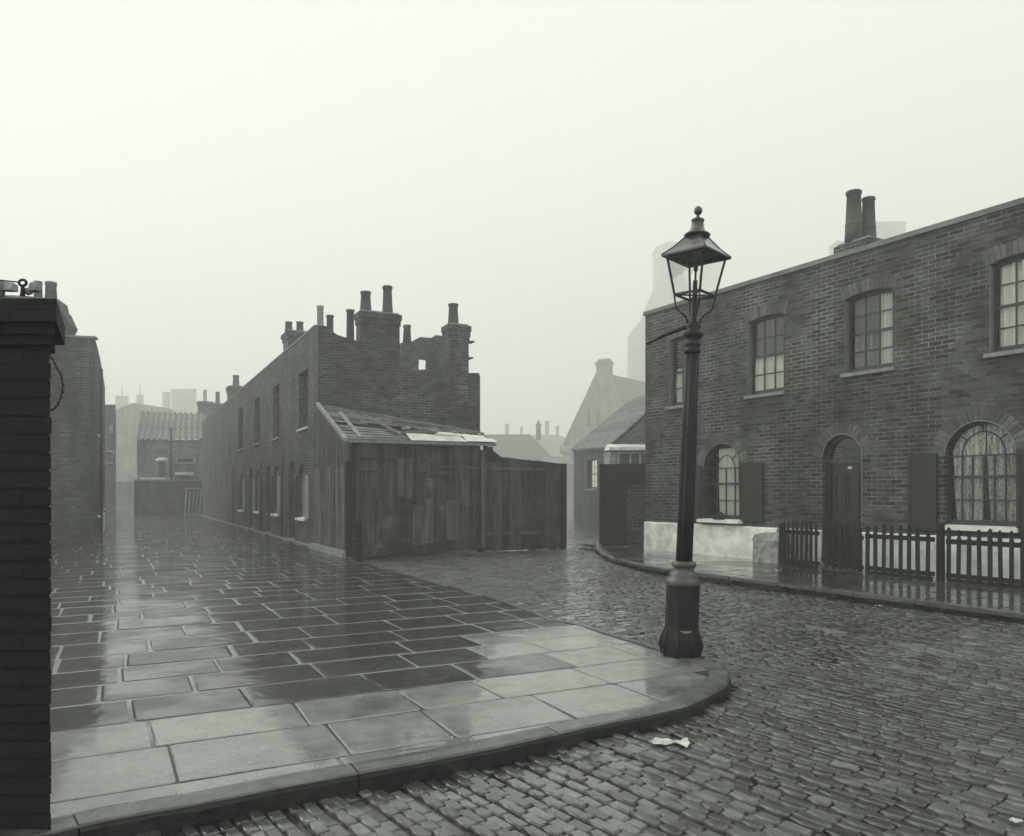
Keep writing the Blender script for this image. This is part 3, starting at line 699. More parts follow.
rf = MB(); rf.quad(T.pt(s_c + .25, -.25, TT - .35), T.pt(s_e, -.25, TT - .3), T.pt(s_e, -BKs, 4.45), T.pt(s_c + .25, -BKs, 4.45)); rf.build('roof', SLATE, row)
for i, u in enumerate(upw): window(row, T, *u, 'rect', 2, (2, 2), FRM, depth=.13, sill=SILL if i == 0 else SILLD, arch=False)
for i, u in enumerate(lww):
    wn = window(row, T, *u, 'semi', 3, (2, 2), FRML, depth=.13, sill=WHITE, arch=False, silld=.09)
    curtain(wn, T, u[0] + .1, u[1] - .1, u[2] + .1, u[3] - .5, -.3, LACE, folds=4)
    wd = (u[1] - u[0]) * .42
    shutter(row, T, u[0] - wd - .02, u[0] - .02, u[2], u[3] - .35, SHUTL); shutter(row, T, u[1] + .02, u[1] + wd, u[2], u[3] - .35, SHUTL if i == 2 else SHUT)
for a in drs:
    m = MB(); m.fbox(T, a[0] + .01, a[1] - .01, -.14, -.18, ZF, 2.0); dd = m.build('door', DOORP, row)
    m = MB(); m.ring(T, op(*a, 'semi'), op(*a, 'semi', ins=.06), -.125, -.17); m.fbox(T, a[0] + .05, a[1] - .05, -.12, -.17, 2.0, 2.08); m.build('door_frame', FRM, dd)
    m = MB(); m.poly(T, op(a[0], a[1], 2.05, a[3], 'semi', ins=.03), -.15); m.build('fanlight', GLASS, dd)
    m = MB(); m.fbox(T, a[0], a[1], -.14, .2, ZF - .02, ZF + .05); m.build('doorstep', SILLD, row)
m = MB(); m.fbox(T, s_c + .3, s_e, .02, .11, ZF - .01, ZF + .035); m.build('base_kerb', SILLD, row)
for px in (283.5, 234.5, 262): m = MB(); s = T.s(px); m.tube([T.pt(s, .06, ZF), T.pt(s, .06, 2.6)], .035, 8); m.build('drainpipe', SHUT, row)
# gable stacks
sa, sb_ = Gf.s(360.5), Gf.s(399.5); zt = Gf.z(378, 312)
chimney(row, Gf, sa, sb_, -.42, .015, 4.5, zt, [(Gf.s(367.8), -.2, .15, Gf.z(367, 289.5) - zt, POT), (Gf.s(389.8), -.2, .14, Gf.z(389, 284) - zt, POT)], BR_T, .05)
sa, sb_ = Gf.s(449.5), Gf.s(468.5); zt = Gf.z(456, 324)
chimney(row, Gf, sa, sb_, -.42, .012, 4.0, zt, [(Gf.s(456), -.2, .15, Gf.z(455, 302) - zt, POT)], BR_T, .06, 3)
# slate ledges sticking out right of that stack
m = MB(); zq = Gf.z(470, 341); m.fbox(Gf, sb_ - .05, sb_ + .24, -.4, -.1, zq, zq + .04); m.build('ledge', COPE, row)
m = MB(); m.fbox(Gf, sb_ - .05, sb_ + .2, -.4, -.1, zq - .47, zq - .43); m.build('ledge', COPE, row)
# party wall stacks standing back behind the parapet
for (pa, pb, ytop, d0, d1, pots_) in ((278, 302, 333, -1.9, -1.1, ((283.5, 318.5, .15, POT), (294.5, 320, .15, POT))), (225, 241, 387, -2.2, -1.2, ((231, 374, .2, POT),)),
                                      (211, 222, 404, -2.6, -1.6, ((217, 391, .17, POT),)), (199, 209, 402, -2.6, -1.4, ((204, 389, .17, POTL),))):
    dm = (d0 + d1) / 2; a, b = sorted((T.s(pa + 3, dm), T.s(pb - 3, dm))); pm = (pa + pb) / 2; b = min(b, a + 1.0); zt = zat(ytop, T.pt(a + .4, dm, 0).y)
    chimney(row, T, a, b, d0, d1, 4.8, zt, [(min(max(T.s(px, dm), a + .1), b - .1), dm + (.22 if k else -.22) * (1 if len(pots_) > 1 else 0), r, zat(py, T.pt(a + .4, dm, 0).y) - zt, mt) for k, (px, py, r, mt) in enumerate(pots_)], BR_T, .08)
for px, py, py2, mt in ((320.3, 306, 330, POTL), (330, 315.5, 330, POT), (350.3, 310, 336, POT)):
    dm = -1.3; s = T.s(px, dm); Yq = T.pt(s, dm, 0).y; q = MB(); zb = 5.2
    q.lathe([(.13, 0), (.12, .3), (.105, zat(py, Yq) - zb - .06), (.125, zat(py, Yq) - zb - .05), (.125, zat(py, Yq) - zb), (.09, zat(py, Yq) - zb)], T.pt(s, dm, zb), 14); q.build('chimney_pot', mt, row)
# ruined party wall with a hole and a pot, behind the gable
Hf = Frame(T.pt(s_c + 5.2, 0, 0), E2)
hs = lambda px: Hf.s(px)
pw = MB(); hy = lambda px, py: Hf.z(px, py)
o_ = [(hs(398), 4.2), (hs(444), 4.2), (hs(444), hy(444, 336)), (hs(436), hy(436, 335)), (hs(432), hy(432, 338)), (hs(420), hy(420, 337)), (hs(413), hy(413, 341)), (hs(401), hy(401, 343))]
ho = [(hs(418.5), hy(423, 370)), (hs(427.5), hy(423, 369)), (hs(428), hy(423, 359)), (hs(419), hy(423, 358.5))]
pw.poly(Hf, o_, 0, 0, [ho]); pw.poly(Hf, o_, -.23, 0, [ho]); 
for lp in (o_, ho):
    for i in range(len(lp)): a, b = lp[i], lp[(i + 1) % len(lp)]; pw.quad(Hf.pt(a[0], 0, a[1]), Hf.pt(b[0], 0, b[1]), Hf.pt(b[0], -.23, b[1]), Hf.pt(a[0], -.23, a[1]))
o = pw.build('party_wall', BR_T, row); q = MB(); zz = hy(408, 342); q.lathe([(.15, 0), (.12, .5), (.14, .52), (.14, .6), (.1, .6)], Hf.pt(hs(408), -.1, zz), 14); q.build('chimney_pot', POT, o)
# rear addition
m = MB(); Yr = 24.0; m.box(X_(448, Yr), X_(479, Yr), Yr, Yr + .9, 0, zat(373, Yr)); m.build('rear_addition', BR_T, row)

# ------------------------------------------------------------------ lean-to shed
SH0 = T.pt(0, 0, 0); shR = Vector((X_(480, 19.5), 19.5, 0)); SHF = Frame(SH0, (shR - SH0).xy)
shed = thing('lean_to_shed', 'patched timber lean-to shed with broken roof against the terrace gable', 'shed', SH0)
LS = (shR - SH0).length
rr = random.Random(5)
def planks(mb, fr, s0, s1, zb, ztf, w=(.09, .2), d=.0, th=.02, rr=rr, jit=.014, gap=.008):
    s = s0
    while s < s1 - .02:
        ww = min(rr.uniform(*w), s1 - s); dj = rr.uniform(0, jit); a, b = s, s + ww - gap
        za, zc = ztf(a) + rr.uniform(-.01, .01), ztf(b) + rr.uniform(-.01, .01); zz = zb + rr.uniform(0, .03)
        mb.hexa([fr.pt(a, d + dj - th, zz), fr.pt(b, d + dj - th, zz), fr.pt(b, d + dj, zz), fr.pt(a, d + dj, zz), fr.pt(a, d + dj - th, za), fr.pt(b, d + dj - th, zc), fr.pt(b, d + dj, zc), fr.pt(a, d + dj, za)]); s += ww
m = MB(); planks(m, T, .06, s_c, .06, lambda s: 2.62 + (3.72 - 2.62) * s / s_c, (.12, .22)); m.build('side_boards', WOOD, shed)
m = MB(); planks(m, SHF, .05, LS, .04, lambda s: 2.62 + .06 * s / LS, (.10, .2)); m.build('front_boards', WOOD, shed)
# patches nailed on the front
m = MB()
for pa, pb, ya, yb in ((397, 405, 458, 497), (406, 412, 458, 499), (413, 424, 505, 545), (425, 433, 478, 543), (437, 445, 506, 543), (446, 458, 500, 540), (462, 468, 480, 512), (362, 374, 497, 552), (376, 392, 500, 548), (426, 434, 480, 498)):
    a, b = SHF.s(pa, .03), SHF.s(pb, .03); m.fbox(SHF, a, b, .014, .034 + rr.uniform(0, .01), max(.03, SHF.z((pa + pb) / 2, yb)), SHF.z((pa + pb) / 2, ya))
m.build('patch_boards', WOODG, shed)
for a, b in ((361, 411), (424, 476)):
    m = MB(); s0, s1 = SHF.s(a), SHF.s(b)
    for z in (.35, 1.15, 1.95): m.fbox(SHF, s0, s1, .008, .03, z, z + .09)
    for z in (.39, 1.99): m.tube([SHF.pt(s0 - .05, .035, z), SHF.pt(s0 + .42, .035, z)], .014, 6)
    m.fbox(SHF, s0 - .02, s0, -.005, .02, .05, 2.25); m.fbox(SHF, s1, s1 + .02, -.005, .02, .05, 2.25); m.fbox(SHF, s0, s1, .012, .036, 2.24, 2.3)
    m.build('door', WOOD, shed)
m = MB(); m.fbox(SHF, SHF.s(437), LS, .012, .04, SHF.z(455, 468), SHF.z(455, 466)); m.build('rail', WOODG, shed)
m = MB(); m.fbox(SHF, -.04, .07, -.06, .05, 0, 2.66); m.build('corner_post', WOODD, shed)
# roof: lapped boards from the gable wall down to the eave
rr = random.Random(9)
Q = [SHF.pt(-.12, .10, 2.66), at(495, 444.5, 19.75), at(479, 431, 21.05), at(321, 404.5, 19.55)]   # eave left, eave right, top right, top left
def bil(u, v): return (Q[0] * (1 - u) + Q[1] * u) * (1 - v) + (Q[3] * (1 - u) + Q[2] * u) * v
m = MB(); nb = 13
for k in range(nb):
    v0, v1 = k / nb, (k + 1.12) / nb; u0 = 0.0
    cuts = sorted([0, 1] + [rr.uniform(.1, .9) for _ in range(2)])
    for a, b in zip(cuts, cuts[1:]):
        if rr.random() < .08 and k < 8: continue
        e = rr.uniform(0, .015); Zv = Vector((0, 0, 1))
        p = [bil(a, v0) + Zv * (.03 + e), bil(b - .002, v0) + Zv * (.03 + e), bil(b - .002, min(v1, 1)) + Zv * .004, bil(a, min(v1, 1)) + Zv * .004]
        m.hexa([x - Zv * .018 for x in p] + p)
m.build('roof', BOARDR, shed)
m = MB(); m.quad(*[q - Vector((0, 0, .035)) for q in Q]); m.build('roof_lining', WOODD, shed)
m = MB(); Zv = Vector((0, 0, 1))
for u0, u1, v0, v1, h in ((.38, .78, -.02, .24, .055), (.775, 1.02, -.03, .22, .075), (.60, .97, .27, .40, .06)):
    p = [bil(u0, v0), bil(u1, v0), bil(u1 - .01, v1), bil(u0 + .01, v1)]; m.hexa([x + Zv * h for x in p] + [x + Zv * (h + .008) for x in p])
m.build('roof_sheet', METALS, shed)
m = MB(); a, b = bil(-.01, -.02), bil(1.0, -.03); dd_ = Vector((.02, -.05, 0)); m.hexa([a + Zv * -.03, b + Zv * -.03, b + Zv * -.03 + dd_, a + Zv * -.03 + dd_, a + Zv * .035, b + Zv * .035, b + Zv * .035 + dd_, a + Zv * .035 + dd_]); m.build('eave_board', SILLD, shed)
m = MB(); a, b = bil(-.01, 0), bil(-.01, 1.0); dd_ = Vector((-.09, 0, 0)); m.hexa([a + Zv * -.03, b + Zv * -.03, b + Zv * -.03 + dd_, a + Zv * -.03 + dd_, a + Zv * .05, b + Zv * .05, b + Zv * .05 + dd_, a + Zv * .05 + dd_])
a, b = bil(.08, 0.02), bil(.085, .75); m.hexa([a + Zv * .04, b + Zv * .04, b + Zv * .04 + dd_, a + Zv * .04 + dd_, a + Zv * .08, b + Zv * .08, b + Zv * .08 + dd_, a + Zv * .08 + dd_]); m.build('bargeboard', SILLD, shed)
for (ua, va, ub, vb) in ((.22, .75, .34, .12), (.36, .55, .50, .5), (.30, .2, .62, .33), (.66, .5, .98, .52)):
    m = MB(); m.tube([bil(ua, va) + Zv * .07, bil(ub, vb) + Zv * .09], .035, 4, smooth=False)
    tag(m.build('loose_plank', BOARDR, origin=bil(ua, va)), {22: 'loose plank slanting down the left part of the lean-to roof', 36: 'short loose plank in the middle of the lean-to roof', 30: 'long loose plank near the eave of the lean-to roof', 66: 'loose plank along the top right of the lean-to roof'}[int(ua * 100 + .5)], 'plank', 'loose planks on the lean-to roof')
m = MB()
for k in range(34):
    u, v = rr.uniform(.4, .97), rr.uniform(.38, .62); p = bil(u, v) + Zv * .05; r = rr.uniform(.02, .06)
    m.hexa([p + Vector((x * r * rr.uniform(.6, 1.4), y * r * rr.uniform(.6, 1.4), z * r * rr.uniform(.5, 1.2))) for z in (-.5, .7) for x, y in ((-1, -1), (1, -1), (1, 1), (-1, 1))])
o = m.build('rubble', DIRTYW, origin=bil(.7, .5)); tag(o, 'scattered broken rubble lying on the lean-to roof', 'rubble'); o['kind'] = 'stuff'
# board fence beside the alley in front of the side boards, stone edging below it
fe = thing('board_fence', 'upright grey board fence along the alley below the lean-to side', 'fence', T.pt(.1, .05, ZF))
m = MB(); planks(m, T, .12, s_c - .02, ZF + .05, lambda s: 2.12, (.08, .17), .09, .022, rr, .02); m.build('boards', WOODG, fe)
m = MB(); m.fbox(T, .0, s_c, .10, .24, ZF - .01, ZF + .13, taper=.01); m.build('stone_edging', SILLD, fe)
m = MB(); m.fbox(T, -.02, .10, .03, .14, ZF - .05, 2.2); m.build('post', WOODD, fe)
# short post at the corner
m = MB(); p = Vector((X_(357.5, 16.62), 16.62, 0)); m.lathe([(.11, 0), (.105, .3), (.10, .82), (.085, .9), (.04, .93)], (p.x, p.y, 0), 10, smooth=False); m.lathe([(.112, .44), (.122, .45), (.122, .5), (.112, .51)], (p.x, p.y, 0), 10, smooth=False)
tag(m.build('bollard', WOODD, origin=(p.x, p.y, 0)), 'short black post at the corner of the timber shed', 'bollard')

# ------------------------------------------------------------------ yard gates
LG = Frame((X_(480, 19.6), 19.6), (X_(565.5, 20.6) - X_(480, 19.6), 1.0)); LGl = LG.s(565.5)
lg = thing('yard_gate', 'wide black boarded yard gate standing open right of the shed', 'gate', LG.pt(0, 0, 0))
ztop = lambda s: LG.z(490, 455) + (LG.z(565, 464) - LG.z(490, 455)) * s / LGl
m = MB(); planks(m, LG, .05, LGl, -.02, ztop, (.12, .2), 0, .025, rr, .008); m.build('boards', WOOD, lg)
m = MB(); m.fbox(LG, .05, LG.s(546), .016, .06, LG.z(510, 470), LG.z(510, 467.5)); m.build('rail', WOODG, lg); m = MB(); m.fbox(LG, -.1, LG.s(540), .016, .06, LG.z(510, 535), LG.z(510, 531.5)); m.build('rail', WOODG, lg)
m = MB(); m.fbox(LG, LGl - .16, LGl, .016, .07, .02, ztop(LGl) + .01); m.build('end_stile', WOODD, lg)
m = MB(); m.fbox(LG, -.02, .12, .02, .12, .0, LG.z(482, 450)); m.build('hanging_post', WOODG, lg)
m = MB(); m.fbox(LG, .12, .35, -.02, .02, 2.4, LG.z(492, 447), taper=.0); m.hexa([LG.pt(a, d, z) for z0 in (0,) for a, d, z in ((.1, -.03, 2.3), (.62, -.03, 2.3), (.62, .02, 2.3), (.1, .02, 2.3), (.1, -.03, 2.78), (.62, -.03, 2.42), (.62, .02, 2.42), (.1, .02, 2.78))]); m.build('brace', WOODD, lg)
m = MB(); m.fbox(LG, -.06, .1, -.05, .13, 0, .12); m.fbox(LG, LGl - .2, LGl - .04, -.05, .13, 0, .12); m.build('foot_block', WOODD, lg)
Yg = 20.55
RG = Frame((X_(599.5, Yg), Yg), (X_(646, Yg - .5) - X_(599.5, Yg), -.5)); rgl = RG.s(646)
rg = thing('yard_gate', 'plain black boarded yard gate touching the corner of the brick house', 'gate', RG.pt(0, 0, 0))
m = MB(); planks(m, RG, .0, rgl, .05, lambda s: RG.z(620, 464), (.14, .2), 0, .03, rr, .004, .002); m.build('boards', WOODD, rg)
m = MB(); m.fbox(RG, .01, .10, .006, .05, .04, RG.z(604, 463.5)); m.fbox(RG, .1, rgl - .3, .006, .04, 1.9, 1.95); m.build('frame', WOODD, rg)
# rough brick pier between gate and house
m = MB(); p0 = RG.s(630)
z = .0; 
while z < RG.z(637, 486):
    h = .075; m.fbox(RG, p0 + rr.uniform(-.02, .05), rgl + .05, .05, .30 + rr.uniform(-.02, .03), z, z + h - .008); z += h
tag(m.build('brick_pier', [BR_R], origin=RG.pt(p0, .1, 0)), 'low broken brick pier in front of the gate beside the house corner', 'pier')

# ------------------------------------------------------------------ pantiled roofs
def pantile(mb, a, b, c, d, pitch=.30, courses=10, amp=.06, sub=6):
    """a,b eave left/right ; d,c ridge left/right"""
    n = int((b - a).length / pitch); N = n * sub; nrm = (b - a).cross(d - a).normalized(); nrm = nrm if nrm.z > 0 else -nrm
    for k in range(courses):
        v0, v1 = k / courses, (k + 1.0) / courses; vs = []
        for v, lift in ((v0, .02), (v1, 0.0)):
            for i in range(N + 1):
                u = i / N; p = (a * (1 - u) + b * u) * (1 - v) + (d * (1 - u) + c * u) * v
                vs.append(p + nrm * (lift + amp * math.sin(u * n * 2 * math.pi)))
        mb.add(vs, [(i, i + 1, N + 2 + i, N + 1 + i) for i in range(N)], 0, True)

# outbuilding on the right, beyond the gates
ob = thing('outbuilding', 'brick outbuilding with steep pantiled roof beyond the black gate', 'outbuilding', (4.29, 33.6, 0))
A = Vector((4.29, 33.6, 0)); B = Vector((3.45, 42.5, 0)); zA, zB = zat(449, 33.6), zat(450.5, 42.5); rz = 3.1
OF = Frame(A, (B - A).xy, (-1, -.1)); L = (B - A).length
m = MB(); wz = (OF.s(597), OF.s(587)); whole = [(wz[0], 1.7), (wz[1], 1.7), (wz[1], 3.15), (wz[0], 3.15)]
wall_panel(m, OF, [(0, -.03), (L, -.03), (L, zB - .05), (0, zA - .05)], [whole])
m.quad(A, A + Vector((3.2, .3, 0)), A + Vector((3.2, .3, zA + 2.8)), A + Vector((0, 0, zA - .05))); m.quad(B, B + Vector((3.2, .3, 0)), B + Vector((3.2, .3, zA + 2.8)), B + Vector((0, 0, zB - .05)))
m.quad(A + Vector((3.2, .3, 0)), B + Vector((3.2, .3, 0)), B + Vector((3.2, .3, zA + 2.8)), A + Vector((3.2, .3, zA + 2.8)))
m.build('wall', BR_T, ob)
m = MB(); m.fbox(OF, wz[0] - .5, wz[1] + .5, -.6, -.55, 1.2, 3.3); m.build('light_block_panel', BLIND, ob)  # added dark panel that stops daylight showing through the window
wn = window(ob, OF, wz[0], wz[1], 1.7, 3.15, 'rect', 2, (2, 2), FRM, arch=False, sill=SILLD)
m = MB(); pantile(m, A + Vector((-.15, -.1, zA)), B + Vector((-.15, .1, zB)), B + Vector((3.2, .3, zB + 2.75)), A + Vector((3.2, .1, zA + 3.0)), .45, 7, .13); m.build('roof', TILE, ob)
# small lean-to shop with white edge and glazed panel
Ys = 31.0; sp = thing('lean_to_shop', 'low shed with white eave board and white framed window behind the gate', 'shed', (X_(608, Ys), Ys, 0))
m = MB(); m.box(X_(610, Ys), X_(668, Ys), Ys, Ys + 2, 0, zat(451, Ys)); m.build('wall', DIRTYW, sp)
m = MB(); m.hexa([(X_(608, Ys), Ys - .3, zat(450.5, Ys)), (X_(670, Ys), Ys - .3, zat(450.5, Ys)), (X_(670, Ys), Ys + 2, zat(448, Ys)), (X_(610, Ys), Ys + 2, zat(448, Ys)), (X_(609, Ys), Ys - .3, zat(447.5, Ys)), (X_(670, Ys), Ys - .3, zat(447.5, Ys)), (X_(670, Ys), Ys + 2, zat(441, Ys)), (X_(613, Ys), Ys + 2, zat(441, Ys))]); m.build('roof', METALS, sp)
SF_ = Frame((X_(617, Ys), Ys - .01), (1, 0)); l_ = X_(655, Ys) - X_(617, Ys)
wn = MB(); a_ = [(0, zat(466, Ys)), (l_, zat(466, Ys)), (l_, zat(452, Ys)), (0, zat(452, Ys))]; i_ = [(.1, zat(466, Ys) + .06), (l_ - .1, zat(466, Ys) + .06), (l_ - .1, zat(454, Ys)), (.1, zat(454, Ys))]
wn.ring(SF_, a_, i_, .06, -.02); wn.fbox(SF_, .5, .57, .05, .0, a_[0][1], a_[2][1] - .02); wn.fbox(SF_, .9, .97, .05, .0, a_[0][1], a_[2][1] - .02); wo = wn.build('window', FRML, sp)
wn = MB(); wn.poly(SF_, i_, .005); wn.build('pane', DOORP, wo)

# ------------------------------------------------------------------ far buildings
def block(name, label, cat, px0, px1, pytop, Y, depth, mat, roof=None, chim=(), group=None, wins=(), skew=0.0):
    t = thing(name, label, cat, (X_(px0, Y), Y, 0), group); m = MB(); x0, x1 = X_(px0, Y), X_(px1, Y); zt = zat(pytop, Y)
    k_ = skew * depth; m.hexa([(x0, Y, -.03), (x1, Y, -.03), (x1 + k_, Y + depth, -.03), (x0 + k_, Y + depth, -.03), (x0, Y, zt), (x1, Y, zt), (x1 + k_, Y + depth, zt), (x0 + k_, Y + depth, zt)]); m.build('wall', mat, t)
    if roof is not None:     # (left ridge px, right ridge px, ridge py)
        rx0, rx1, rz_ = X_(roof[0], Y), X_(roof[1], Y), zat(roof[2], Y); m = MB(); e = .25; ym = Y + depth / 2
        a, b, c, d, f1, f2 = (x0 - e, Y - e, zt), (x1 + e, Y - e, zt), (x1 + e, Y + depth, zt), (x0 - e, Y + depth, zt), (rx0, ym, rz_), (rx1, ym, rz_)
        m.add([a, b, c, d, f1, f2], [(0, 1, 5, 4), (1, 2, 5), (2, 3, 4, 5), (3, 0, 4)]); m.build('roof', roof[3] if len(roof) > 3 else SLATE, t)
    for (ca, cb, cy, base, pots_) in chim:
        m = MB(); yy = Y + depth / 2; m.box(X_(ca, yy), X_(cb, yy), yy - .4, yy + .4, zat(base, yy), zat(cy, yy)); m.box(X_(ca, yy) - .1, X_(cb, yy) + .1, yy - .5, yy + .5, zat(cy, yy) - .25, zat(cy, yy) - .05)
        o = m.build('chimney', mat, t)
        for pp, py in pots_: q = MB(); q.lathe([(.2, 0), (.14, zat(py, yy) - zat(cy, yy)), (.1, zat(py, yy) - zat(cy, yy))], (X_(pp, yy), yy, zat(cy, yy) - .02), 10); q.build('chimney_pot', POT, o)
    for a, b, c, d in wins:
        m = MB(); fr = Frame((X_(a, Y), Y), (1, 0)); l = X_(b, Y) - X_(a, Y); o1 = [(0, zat(d, Y)), (l, zat(d, Y)), (l, zat(c, Y)), (0, zat(c, Y))]; k = .08
        i1 = [(k, o1[0][1] + k), (l - k, o1[0][1] + k), (l - k, o1[2][1] - k), (k, o1[2][1] - k)]; m.ring(fr, o1, i1, .06, .005); m.fbox(fr, l / 2 - .03, l / 2 + .03, .01, .05, o1[0][1] + k, o1[2][1] - k); wo = m.build('window', FRML, t)
        m = MB(); m.poly(fr, i1, .012); m.build('pane', DOORP, wo)
    return t
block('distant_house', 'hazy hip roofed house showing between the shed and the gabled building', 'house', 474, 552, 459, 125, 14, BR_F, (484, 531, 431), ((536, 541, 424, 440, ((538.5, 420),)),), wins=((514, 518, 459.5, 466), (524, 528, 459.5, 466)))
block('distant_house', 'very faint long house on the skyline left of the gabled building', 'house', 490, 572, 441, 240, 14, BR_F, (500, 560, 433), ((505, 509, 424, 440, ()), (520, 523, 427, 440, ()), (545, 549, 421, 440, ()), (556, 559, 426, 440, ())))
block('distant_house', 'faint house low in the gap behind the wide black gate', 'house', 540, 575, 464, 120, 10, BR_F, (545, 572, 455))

# gabled building
Yg2 = 135.0; gb = thing('gabled_building', 'tall hazy gabled brick building with chimney on its apex', 'building', (X_(566, Yg2), Yg2, 0))
GF2 = Frame((X_(566, Yg2), Yg2), (.75, -.66)); g2 = lambda px, py: (GF2.s(px), GF2.z(px, py))
lanc = [[g2(x0, 426), g2(x1, 426), g2(x1, 412), g2((x0 + x1) / 2, 408), g2(x0, 412)] for x0, x1 in ((586.5, 590), (595.5, 600))]
pr = [(GF2.s(566), 0), (GF2.s(628), 0), g2(628, 423), g2(608, 374), g2(597, 374), g2(564, 446)]
m = MB(); wall_panel(m, GF2, pr, lanc, .3)
dep = 16
for i in range(len(pr)): a, b = pr[i], pr[(i + 1) % len(pr)]; m.quad(GF2.pt(a[0], 0, a[1]), GF2.pt(b[0], 0, b[1]), GF2.pt(b[0], -dep, b[1]), GF2.pt(a[0], -dep, a[1]), 1 if 2 <= i <= 4 else 0)
m.build('wall', [BR_F, SLATE], gb)
m = MB(); 
for l in lanc: m.poly(GF2, l, -.2)
m.build('window', DOORP, gb)
m = MB(); a, b = g2(628, 423), g2(608, 374); m.hexa([GF2.pt(a[0], -.3, a[1]), GF2.pt(b[0], -.3, b[1]), GF2.pt(b[0], .1, b[1]), GF2.pt(a[0], .1, a[1]), GF2.pt(a[0] + .25, -.3, a[1] + .35), GF2.pt(b[0] + .1, -.3, b[1] + .4), GF2.pt(b[0] + .1, .1, b[1] + .4), GF2.pt(a[0] + .25, .1, a[1] + .35)])
a, b = g2(564, 446), g2(597, 374); m.hexa([GF2.pt(a[0], -.3, a[1]), GF2.pt(b[0], -.3, b[1]), GF2.pt(b[0], .1, b[1]), GF2.pt(a[0], .1, a[1]), GF2.pt(a[0] - .25, -.3, a[1] + .35), GF2.pt(b[0] - .1, -.3, b[1] + .3), GF2.pt(b[0] - .1, .1, b[1] + .3), GF2.pt(a[0] - .25, .1, a[1] + .35)])
m.build('coping', COPE, gb)
m = MB(); a, b = g2(596.5, 376), g2(608.5, 360); m.fbox(GF2, a[0], b[0], -1.3, .1, a[1], b[1]); m.fbox(GF2, a[0] - .2, b[0] + .2, -1.5, .3, b[1] - .6, b[1] - .25); m.fbox(GF2, a[0] + .2, b[0] - .2, -1.1, -.1, b[1], b[1] + .35); m.build('chimney', BR_F, gb)
Yw = Yg2 - 6; m = MB(); m.box(X_(563, Yg2), X_(577, Yg2), Yg2 - 6, Yg2 - .2, 0, zat(452, Yg2 - 6)); m.hexa([(X_(562, Yw), Yw, zat(452, Yw)), (X_(578, Yw), Yw, zat(452, Yw)), (X_(578, Yw), Yw + 5.8, zat(452, Yw)), (X_(562, Yw), Yw + 5.8, zat(452, Yw)), (X_(562, Yw), Yw + 5, zat(445, Yw + 4)), (X_(578, Yw), Yw + 5, zat(445, Yw + 4)), (X_(578, Yw), Yw + 5.8, zat(445, Yw + 4)), (X_(562, Yw), Yw + 5.8, zat(445, Yw + 4))]); m.build('side_wing', BR_F, gb)

# big tapering tower building behind the house
Yt = 290.0; tb = thing('tower_building', 'pale hazy tower with sloping shoulder rising behind the street lamp', 'tower', (X_(645, Yt), Yt, 0))
TF = Frame((X_(630, Yt), Yt), (1, 0)); t2 = lambda px, py: (TF.s(px), TF.z(px, py))
pr = [(TF.s(630), 0), (TF.s(760), 0), t2(760, 297), t2(706, 290), t2(700, 285), t2(684, 283), t2(684, 246), t2(679, 242), t2(667, 241.5), t2(658, 246), t2(657, 284), t2(645, 311), t2(645, 316), t2(631, 332)]
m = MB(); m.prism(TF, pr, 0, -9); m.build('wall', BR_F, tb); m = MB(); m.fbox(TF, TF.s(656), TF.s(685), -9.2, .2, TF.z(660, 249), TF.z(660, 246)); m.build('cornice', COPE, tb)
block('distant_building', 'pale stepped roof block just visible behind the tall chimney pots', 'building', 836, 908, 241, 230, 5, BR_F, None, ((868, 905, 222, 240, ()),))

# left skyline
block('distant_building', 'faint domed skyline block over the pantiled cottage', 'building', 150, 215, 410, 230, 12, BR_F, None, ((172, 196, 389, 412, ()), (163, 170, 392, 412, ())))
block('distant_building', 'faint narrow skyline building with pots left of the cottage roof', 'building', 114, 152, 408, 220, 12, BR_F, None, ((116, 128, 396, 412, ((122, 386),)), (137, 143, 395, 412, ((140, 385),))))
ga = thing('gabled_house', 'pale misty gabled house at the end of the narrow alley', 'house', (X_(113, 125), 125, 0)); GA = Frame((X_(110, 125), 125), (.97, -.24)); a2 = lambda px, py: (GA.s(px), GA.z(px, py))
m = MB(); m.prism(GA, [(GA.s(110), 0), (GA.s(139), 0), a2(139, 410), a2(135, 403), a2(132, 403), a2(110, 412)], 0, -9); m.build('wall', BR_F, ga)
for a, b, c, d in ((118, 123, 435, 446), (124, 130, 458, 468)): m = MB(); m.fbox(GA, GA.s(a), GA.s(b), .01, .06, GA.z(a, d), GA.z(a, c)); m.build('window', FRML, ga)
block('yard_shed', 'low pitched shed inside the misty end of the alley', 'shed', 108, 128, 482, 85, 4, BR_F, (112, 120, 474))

# cottage with pantiled roof and the yard wall in front
Yc = 53.0; ct = thing('cottage', 'small rendered cottage with ribbed pantile roof at the alley end', 'cottage', (X_(137, Yc), Yc, 0))
CF = Frame((X_(137, Yc), Yc), (1, 0.0)); cl = CF.s(206)
m = MB(); m.box(X_(137, Yc), X_(206, Yc), Yc, Yc + 6, 0, zat(440, Yc)); m.build('wall', BR_F, ct)
m = MB(); z1 = zat(440, Yc); pantile(m, Vector((X_(136.5, Yc), Yc - .25, z1)), Vector((X_(207, Yc), Yc - .25, z1)), Vector((X_(206, Yc + 3), Yc + 3, zat(414, Yc + 3))), Vector((X_(140.5, Yc + 3), Yc + 3, zat(411, Yc + 3))), .40, 6, .10); m.build('roof', TILE, ct)
m = MB(); m.add([(X_(137, Yc), Yc, z1), (X_(137, Yc), Yc + 6, z1), (X_(140.5, Yc + 3), Yc + 3, zat(411.5, Yc + 3))], [(0, 1, 2)]); m.build('gable', BR_F, ct)
